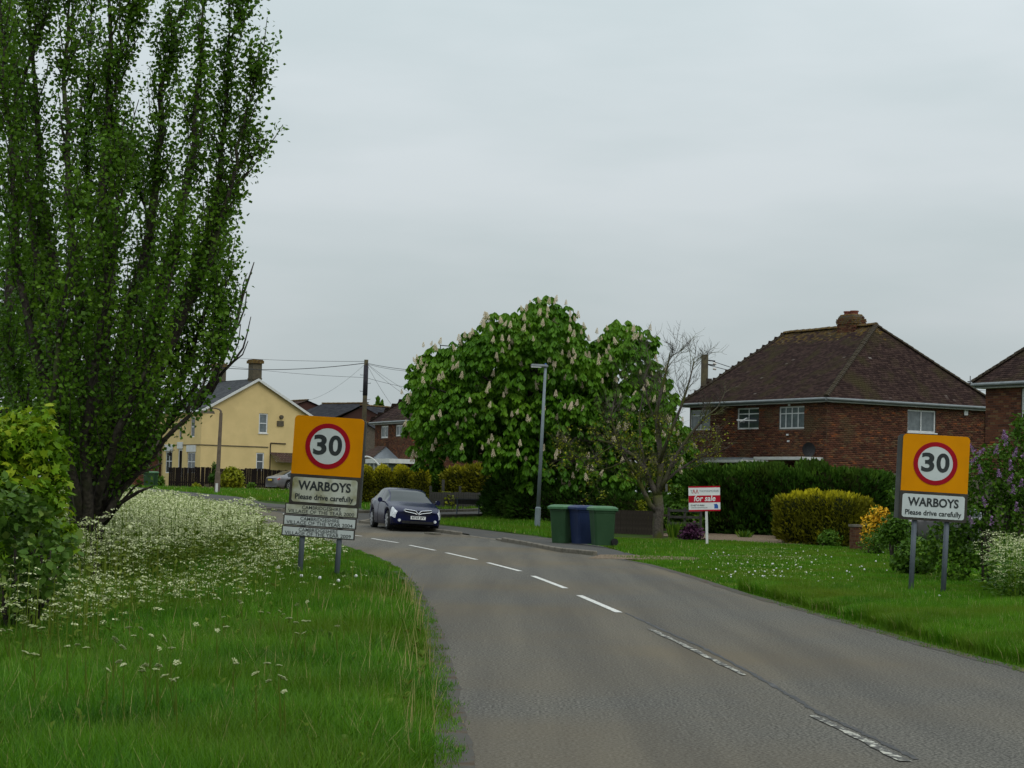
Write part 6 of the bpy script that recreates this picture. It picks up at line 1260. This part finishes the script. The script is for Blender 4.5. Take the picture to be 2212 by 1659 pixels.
q = MB(); q.box(u * (L_ / 2) + Vector((0, .03, .35)), (L_, .04, .09), rot=Matrix.Rotation(an, 3, 'Z')); q.build('rail', 'blackwood', bf)
bx = MB(); bx.box((0, 0, .65), (.022, .022, 1.3))
# side return of the same fence
s2 = thing('board_fence', 'short black fence end turning towards the yellow house front', 'fence', (fa.x - .05, fa.y, gz(138)))
for i in range(14): mk('board', bdm, s2, Vector((-.02 * i, .15 * i, 0)), (0, 0, math.pi / 2 + .13))
# brown board fence behind the bins
fa = ground_at(1300, 69); fb = ground_at(1443, 68); bf = thing('board_fence', 'low dark brown boarded fence between the bins and the bare tree', 'fence', fa); u = (fb - fa).normalized(); L_ = (fb - fa).length; an = math.atan2(u.y, u.x)
bd2 = MB(); bd2.box((0, 0, .42), (.11, .02, .86)); bd2 = bd2.build('board', 'brownwood', link=False)
for i in range(int(L_ / .115)): mk('board', bd2, bf, u * (i * .115) + Vector((0, rnd.uniform(-.006, .006), rnd.uniform(-.01, .01))), (0, rnd.gauss(0, .005), an))
for z in (.2, .7): q = MB(); q.box(u * (L_ / 2) + Vector((0, .035, z)), (L_, .045, .08), rot=Matrix.Rotation(an, 3, 'Z')); q.build('rail', 'brownwood', bf)
fa = ground_at(1446, 69); fb = ground_at(1515, 69); rf = thing('rail_fence', 'open four-rail timber fence just right of the bare tree trunk', 'fence', fa); u = (fb - fa).normalized(); L_ = (fb - fa).length
for k in range(4): q = MB(); q.box(u * (L_ / 2) + Vector((0, -.03, .18 + k * .23)), (L_, .03, .09)); q.build('slat', 'greywood', rf)
for s in (0, .5, 1): q = MB(); q.box(u * (L_ * s) + Vector((0, .02, .48)), (.09, .07, 1.0)); q.build('post', 'greywood', rf)
# grey low fence by the blue car
fa = ground_at(930, 91); fb = ground_at(1056, 93); rf = thing('panel_fence', 'low grey fence panels behind the blue car', 'fence', fa); u = (fb - fa).normalized(); L_ = (fb - fa).length; an = math.atan2(u.y, u.x)
bd3 = MB(); bd3.box((0, 0, .4), (.13, .02, .8)); bd3 = bd3.build('board', 'greywood', link=False)
for i in range(int(L_ / .14)): mk('board', bd3, rf, u * (i * .14) + Vector((0, rnd.uniform(-.01, .01), rnd.uniform(-.02, .02))), (0, 0, an))
for i in range(3): q = MB(); q.box((0, .05, .55), (.12, .1, 1.1)); q.build('post', 'greywood', rf, u * (L_ * i / 2))
fp = MB(); fp.box((0, 0, .6), (.14, .14, 1.2)); o = fp.build('fence_post', 'greywood', loc=ground_at(957, 95) + Vector((0, 0, .15))); tag(o, 'single grey post in front of the dome-topped hedges', 'post')
fp = MB(); fp.box((0, 0, .55), (.22, .16, 1.1)); o = fp.build('fence_post', 'greywood', loc=ground_at(1056, 92)); tag(o, 'pale gate post right of the grey fence panels', 'post')
# iron gate left of the porch
gt = thing('arched_gate', 'white arched gateway with black railings left of the glazed porch', 'gate', ground_at(790, 112)); q = MB()
q.tube([(-.75 + 1.5 * i / 10, 0, 1.9 + .5 * math.sin(math.pi * i / 10)) for i in range(11)], .05, 5); q.build('arch', 'white', gt)
for i in range(8): q = MB(); q.tube([(-.65 + .18 * i, 0, .2), (-.65 + .18 * i, 0, 1.7)], .015, 4); q.build('bar', 'wire', gt)
for x in (-.8, .8): q = MB(); q.box((x, 0, 1.0), (.1, .1, 2.0)); q.build('post', 'white', gt)
# brick pier
pp = ground_at(1857, 59.5); pr = thing('brick_pier', 'short brick gate pier between the golden hedge and the orange-yellow flowers', 'pier', pp, R(20)); q = MB(); q.box((0, 0, .36), (.42, .32, .72)); q.build('core', 'mortar', pr); q = MB(); q.box((0, 0, .755), (.52, .42, .07)); q.build('coping', 'kerb', pr)
bmp = MB(); bmp.box((0, 0, 0), (.20, .1, .065), tint=.35); bmp = bmp.build('brick', 'brick', tint=True, link=False); bmp2 = MB(); bmp2.box((0, 0, 0), (.20, .1, .065), tint=.8); bmp2 = bmp2.build('brick', 'brick', tint=True, link=False)
for c in range(9):
    for side in range(4):
        for i in range(2): a = side * math.pi / 2; hw = .22 if side % 2 == 0 else .17; dd = .17 if side % 2 == 0 else .22; o = mk('brick', rnd.choice([bmp, bmp2]), pr, Matrix.Rotation(a, 3, 'Z') @ Vector((-hw / 2 + i * hw + (.02 if c % 2 else -.02), -dd + .045, .045 + c * .077)), (0, 0, a)); o.scale.x = hw / .215
# ================================================================ CARS
def make_car(name, label, loc, rz, tilt, paint, spec, plate=None, plate_m='salewhite', style='saloon'):
    """x along the car, nose at x=0 pointing -x; y across; built as closely spaced cross sections"""
    root = thing(name, label, 'car', loc, rot=(tilt, 0, rz))
    Ln, Wd = spec['len'], spec['w']; S = Ln / 4.6
    def I(x, P): return float(np.interp(x, [p[0] * S for p in P], [p[1] for p in P]))
    T, Bt, Wp = spec['top'], spec['belt'], spec['width']
    wr = .33; wx = spec['wheels']
    xs = sorted(set([0, .015, .04, .08, .14, .2, .28, .36, .45] + [round(i * .075, 4) for i in range(7, int(Ln / .075))] + [Ln - .3, Ln - .2, Ln - .12, Ln - .06, Ln - .02, Ln]))
    J = 15
    def section(x):
        top = I(x, T); belt = min(I(x, Bt), top - .02); w_ = I(x, Wp) * Wd / 1.8; zb = .19 if .3 < x < Ln - .3 else .24
        arch = 0
        for c in wx:
            d = abs(x - c)
            if d < wr + .07: arch = max(arch, math.sqrt(max(0, (wr + .07) ** 2 - d * d)) + .33)
        zs = max(zb, arch); zs = min(zs, belt - .06)
        cab = max(0, min(1, (top - belt - .05) / .3)); uw = w_ * (.90 - .17 * cab); low = w_ * (.94 + .04)
        mid = zs + (belt - zs) * .5
        return [(0, zs - .0), (w_ * .6, zs), (w_ * .93, zs), (w_ * .975, zs + .02), (w_ * 1.0, zs + (belt - zs) * .3), (w_ * 1.005, mid), (w_ * .99, zs + (belt - zs) * .82), (w_ * .955, belt), (w_ * (.94 if cab > 0 else .92), belt + .018 * 1), (w_ * .94 + (uw - w_ * .94) * .5, belt + (top - belt) * (.5 if cab > .1 else .6)), (uw, top - .055 * (.35 + .65 * cab)), (uw * .94, top - .022 - .01 * cab), (uw * .80, top - .010), (uw * .45, top - .002), (0, top)]
    V = []; 
    for x in xs:
        s = section(x); bow = lambda y: 0
        nose = max(0, 1 - x / .5); tail = max(0, 1 - (Ln - x) / .4)
        for (y, z) in s: V.append((x + nose * .16 * (y / .85) ** 2 - tail * .12 * (y / .85) ** 2, y, z))
        for (y, z) in s: V.append((x + nose * .16 * (y / .85) ** 2 - tail * .12 * (y / .85) ** 2, -y, z))
    N2 = 2 * J; groups = {}
    c0, c1, c2, c3, pil = spec['glass']      # windscreen foot, windscreen top, rear top, rear foot, B pillar
    for i in range(len(xs) - 1):
        xm = (xs[i] + xs[i + 1]) / 2
        for j in range(J - 1):
            for sd in (0, 1):
                g = 'body'
                if j >= 11 and c0 < xm < c1: g = 'windscreen'
                elif j >= 11 and c2 < xm < c3: g = 'rear_window'
                elif j in (8, 9) and c0 + .32 < xm < c3 - .28 and not any(abs(xm - p) < .055 for p in pil):
                    k = sum(xm > p for p in pil); g = 'side_window.%d.%d' % (k, sd)
                elif xm < .52 and j in (5, 6, 7, 8) and spec['head'][0] < xm < spec['head'][1]: g = 'headlight.%d' % sd
                elif xm > Ln - .24 and j == 6 and xm < Ln - .01: g = 'tail_light.%d' % sd
                elif 2 <= j <= 7 and c0 + .05 < xm < c3 - .15: g = 'door.%d.%d' % (sum(xm > p for p in pil[:1]), sd)
                elif j >= 8 and xm < c0 - .02 and xm > .12: g = 'bonnet'
                elif xm < .35 and j < 6: g = 'front_bumper'
                elif xm > Ln - .3 and j < 5: g = 'rear_bumper'
                a = i * N2 + sd * J + j; f = (a, a + 1, a + N2 + 1, a + N2); groups.setdefault(g, []).append(f if sd else f[::-1])
    for e, i in ((0, 0), (1, len(xs) - 1)):
        for j in range(J - 1): a = i * N2 + j; b = a + J; f = (a, a + 1, b + 1, b); groups.setdefault('front_bumper' if not e and j < 6 else 'body', []).append(f[::-1] if e else f)
    mats_ = {'windscreen': 'carglass', 'rear_window': 'carglass', 'side_window': 'carglass', 'headlight': 'lens', 'tail_light': 'redlens'}
    Va = np.array(V)
    # normals shared over the whole shell so parts meet smoothly
    for g, fs in groups.items():
        nm = g.split('.')[0]; me = bpy.data.meshes.new(nm); used = sorted({i for f in fs for i in f}); mp_ = {u: k for k, u in enumerate(used)}
        me.from_pydata([V[u] for u in used], [], [tuple(mp_[i] for i in f) for f in fs]); me.materials.append(M[mats_.get(nm, paint)]); me.polygons.foreach_set('use_smooth', [True] * len(fs)); me.update()
        bm = bmesh.new(); bm.from_mesh(me); bmesh.ops.remove_doubles(bm, verts=bm.verts, dist=1e-5); bmesh.ops.recalc_face_normals(bm, faces=bm.faces)
        c = sum((f.calc_center_median() for f in bm.faces), Vector()) / len(bm.faces); s = sum(f.normal.dot(f.calc_center_median() - Vector((Ln / 2, 0, .6))) for f in bm.faces)
        if s < 0: bmesh.ops.reverse_faces(bm, faces=bm.faces)
        bm.to_mesh(me); bm.free(); mk(nm, me, root)
    # wheels
    for xw in wx:
        for s in (-1, 1):
            yw = s * (Wd / 2 - .10); q = MB(); q.tube([(xw, yw - s * .11, wr), (xw, yw + s * .06, wr), (xw, yw + s * .085, wr)], [wr, wr, wr * .93], 26); wh = q.build('wheel', 'rubber', root)
            q = MB()
            for k in range(7): a = 2 * math.pi * k / 7; q.box((xw + math.cos(a) * wr * .36, yw + s * .094, wr + math.sin(a) * wr * .36), (wr * .6, .02, .055), rot=Matrix.Rotation(-a, 3, 'Y'))
            n = 24
            for k in range(n):
                a, b = 2 * math.pi * k / n, 2 * math.pi * (k + 1) / n; r0, r1 = wr * .6, wr * .7; q.add([(xw + math.cos(t) * rr, yw + s * .096, wr + math.sin(t) * rr) for t, rr in ((a, r0), (b, r0), (b, r1), (a, r1))], [(0, 1, 2, 3)])
            q.tube([(xw, yw + s * .085, wr), (xw, yw + s * .1, wr)], wr * .15, 10); q.build('rim', 'alloy', wh)
    q = MB(); q.box((Ln / 2, 0, .3), (Ln - .5, Wd * .72, .22)); q.build('underbody', 'rubber', root)
    for s in (-1, 1):      # mirrors
        xm = c0 + .38; q = MB(); q.tube([(xm - .05, s * (Wd / 2 + .13), I(xm, Bt) + .10), (xm + .06, s * (Wd / 2 + .12), I(xm, Bt) + .10)], [.085, .075], 10); q.tube([(xm, s * (Wd / 2 - .06), I(xm, Bt) + .03), (xm, s * (Wd / 2 + .12), I(xm, Bt) + .07)], .025, 6); q.build('wing_mirror', paint, root)
    # seams along the doors
    q = MB()
    for xs_ in (c0 + .05, pil[0], c3 - .15):
        for s in (-1, 1):
            pts = []
            for j in range(3, 8):
                y, z = section(xs_)[j]; pts.append((xs_, s * (y + .001), z))
            q.tube(pts, .006, 4)
    q.build('door_seams', 'rubber', root)
    return root
sal = dict(len=4.6, w=1.8, top=[(0, .66), (.05, .70), (.25, .78), (.5, .85), (1.0, .95), (1.28, 1.0), (1.6, 1.17), (2.0, 1.36), (2.25, 1.43), (2.6, 1.46), (3.0, 1.455), (3.4, 1.40), (3.8, 1.24), (4.1, 1.09), (4.4, 1.06), (4.55, 1.02), (4.6, .92)],
    belt=[(0, .60), (.25, .72), (.6, .80), (1.2, .89), (2, .93), (3.4, .98), (4.4, 1.0), (4.6, .88)], width=[(0, .74), (.06, .79), (.2, .84), (.5, .88), (1.2, .9), (3.4, .9), (4.1, .87), (4.5, .82), (4.6, .78)],
    wheels=(.92, 3.62), glass=(1.26, 2.10, 3.28, 4.02, (2.52,)), head=(.02, .46))
cp = Vector((qp(901, 1147, 65.2).x, 65.2, gz(65.2) + .03)); hd = R(101.5 - 180 + 180)
bc = make_car('blue_car', 'dark blue saloon car parked with two wheels on the kerb', cp, 0, 0, 'bluepaint', sal)
# heading: local -x points at the camera, turned to our right
bc.rotation_euler = (R(2.2), 0, R(90 + 15))
def at_front(x, y, z): return (x + .16 * (y / .85) ** 2, y, z)
q = MB()   # chrome V grille
for s in (-1, 1):
    q.tube([at_front(-.02, s * .04, .62), at_front(-.01, s * .12, .70), at_front(-.005, s * .46, .735), at_front(.0, s * .50, .70), at_front(-.01, s * .42, .655), at_front(-.012, s * .12, .61), at_front(-.02, s * .0, .56)], .014, 6)
q.tube([at_front(-.022, -.10, .70), at_front(-.03, 0, .59), at_front(-.022, .10, .70)], .02, 6); q.build('grille_surround', 'chrome', bc)
q = MB(); V = [at_front(-.006, y, z) for y, z in [(-.48, .70), (-.42, .65), (0, .60), (.42, .65), (.48, .70), (.44, .73), (0, .70), (-.44, .73)]]; q.add(V, [(0, 1, 2, 6, 7), (6, 2, 3, 4, 5)]); q.build('grille', 'rubber', bc)
q = MB(); q.box((-.03, 0, .465), (.015, .52, .11)); npl = q.build('number_plate', 'salewhite', bc); text('BT03 JPY', -.04, 0, .465, .1, 'black', npl, bold=.02, width=.44, name='registration', rot=(math.pi / 2, 0, -math.pi / 2))
q = MB(); q.box((.012, 0, .31), (.04, 1.1, .09)); q.build('air_intake', 'rubber', bc)
for s in (-1, 1): q = MB(); q.tube([at_front(-.01, s * .62, .36), at_front(.04, s * .62, .36)], .05, 10); q.build('fog_lamp', 'lens', bc)
slv = dict(sal); slv['len'] = 4.7; slv['top'] = [(0, .62), (.2, .74), (1.0, .90), (1.4, .95), (2.0, 1.28), (2.4, 1.39), (2.9, 1.41), (3.3, 1.36), (3.9, 1.08), (4.15, 1.0), (4.5, .96), (4.6, .82)]; slv['belt'] = [(0, .56), (.4, .72), (1.2, .84), (3.4, .90), (4.3, .90), (4.6, .78)]; slv['glass'] = (1.36, 2.2, 3.1, 4.0, (2.5,))
YS_ = 133.5; sp_ = qp(568, 1050, YS_); sv = make_car('silver_car', 'silver saloon car seen from the rear beside the black fence', (0, 0, 0), 0, 0, 'silverpaint', slv)
ang = R(180 + 38); sv.rotation_euler = (0, 0, ang); tail = Matrix.Rotation(ang, 3, 'Z') @ Vector((4.7, .0, 0)); 
q0 = qp(583, 1050, YS_); sv.location = Vector((q0.x, YS_, gz(YS_))) - Vector((tail.x, tail.y, 0)); 
q = MB(); q.box((4.72, 0, .72), (.015, .52, .11)); q.build('number_plate', 'plateyellow', sv)
yl = dict(sal); yl['len'] = 3.9; yl['w'] = 1.65; yl['top'] = [(0, .75), (.25, .88), (.9, 1.0), (1.15, 1.05), (1.7, 1.42), (2.1, 1.56), (3.0, 1.6), (3.9, 1.56), (4.3, 1.3), (4.5, 1.0), (4.6, .9)]; yl['belt'] = [(0, .68), (.5, .84), (1.2, .95), (4.4, 1.0), (4.6, .85)]; yl['wheels'] = (.75, 3.2); yl['glass'] = (1.0, 1.75, 3.3, 3.75, (2.1,))
yc = make_car('yellow_car', 'yellow hatchback almost hidden behind the golden hedge', (0, 0, 0), 0, 0, 'yellowpaint', yl); YY = 67.5
yc.rotation_euler = (0, 0, R(62)); yc.location = Vector((qp(1712, 1130, YY).x, 66.6, gz(YY) + .02))
wc = make_car('white_car', 'pale car glimpsed above the orange-yellow flowered bush', (0, 0, 0), 0, 0, 'silverpaint', sal); wc.rotation_euler = (0, 0, R(12)); wc.location = Vector((qp(1885, 1130, 68).x, 68, gz(66) - .05))
# nothing is left in the scene that has no geometry under it
for o in list(C.objects):
    if o.type == 'MESH' and o.parent is None and not o.get('label') and not o.get('kind'): print('UNLABELLED', o.name)
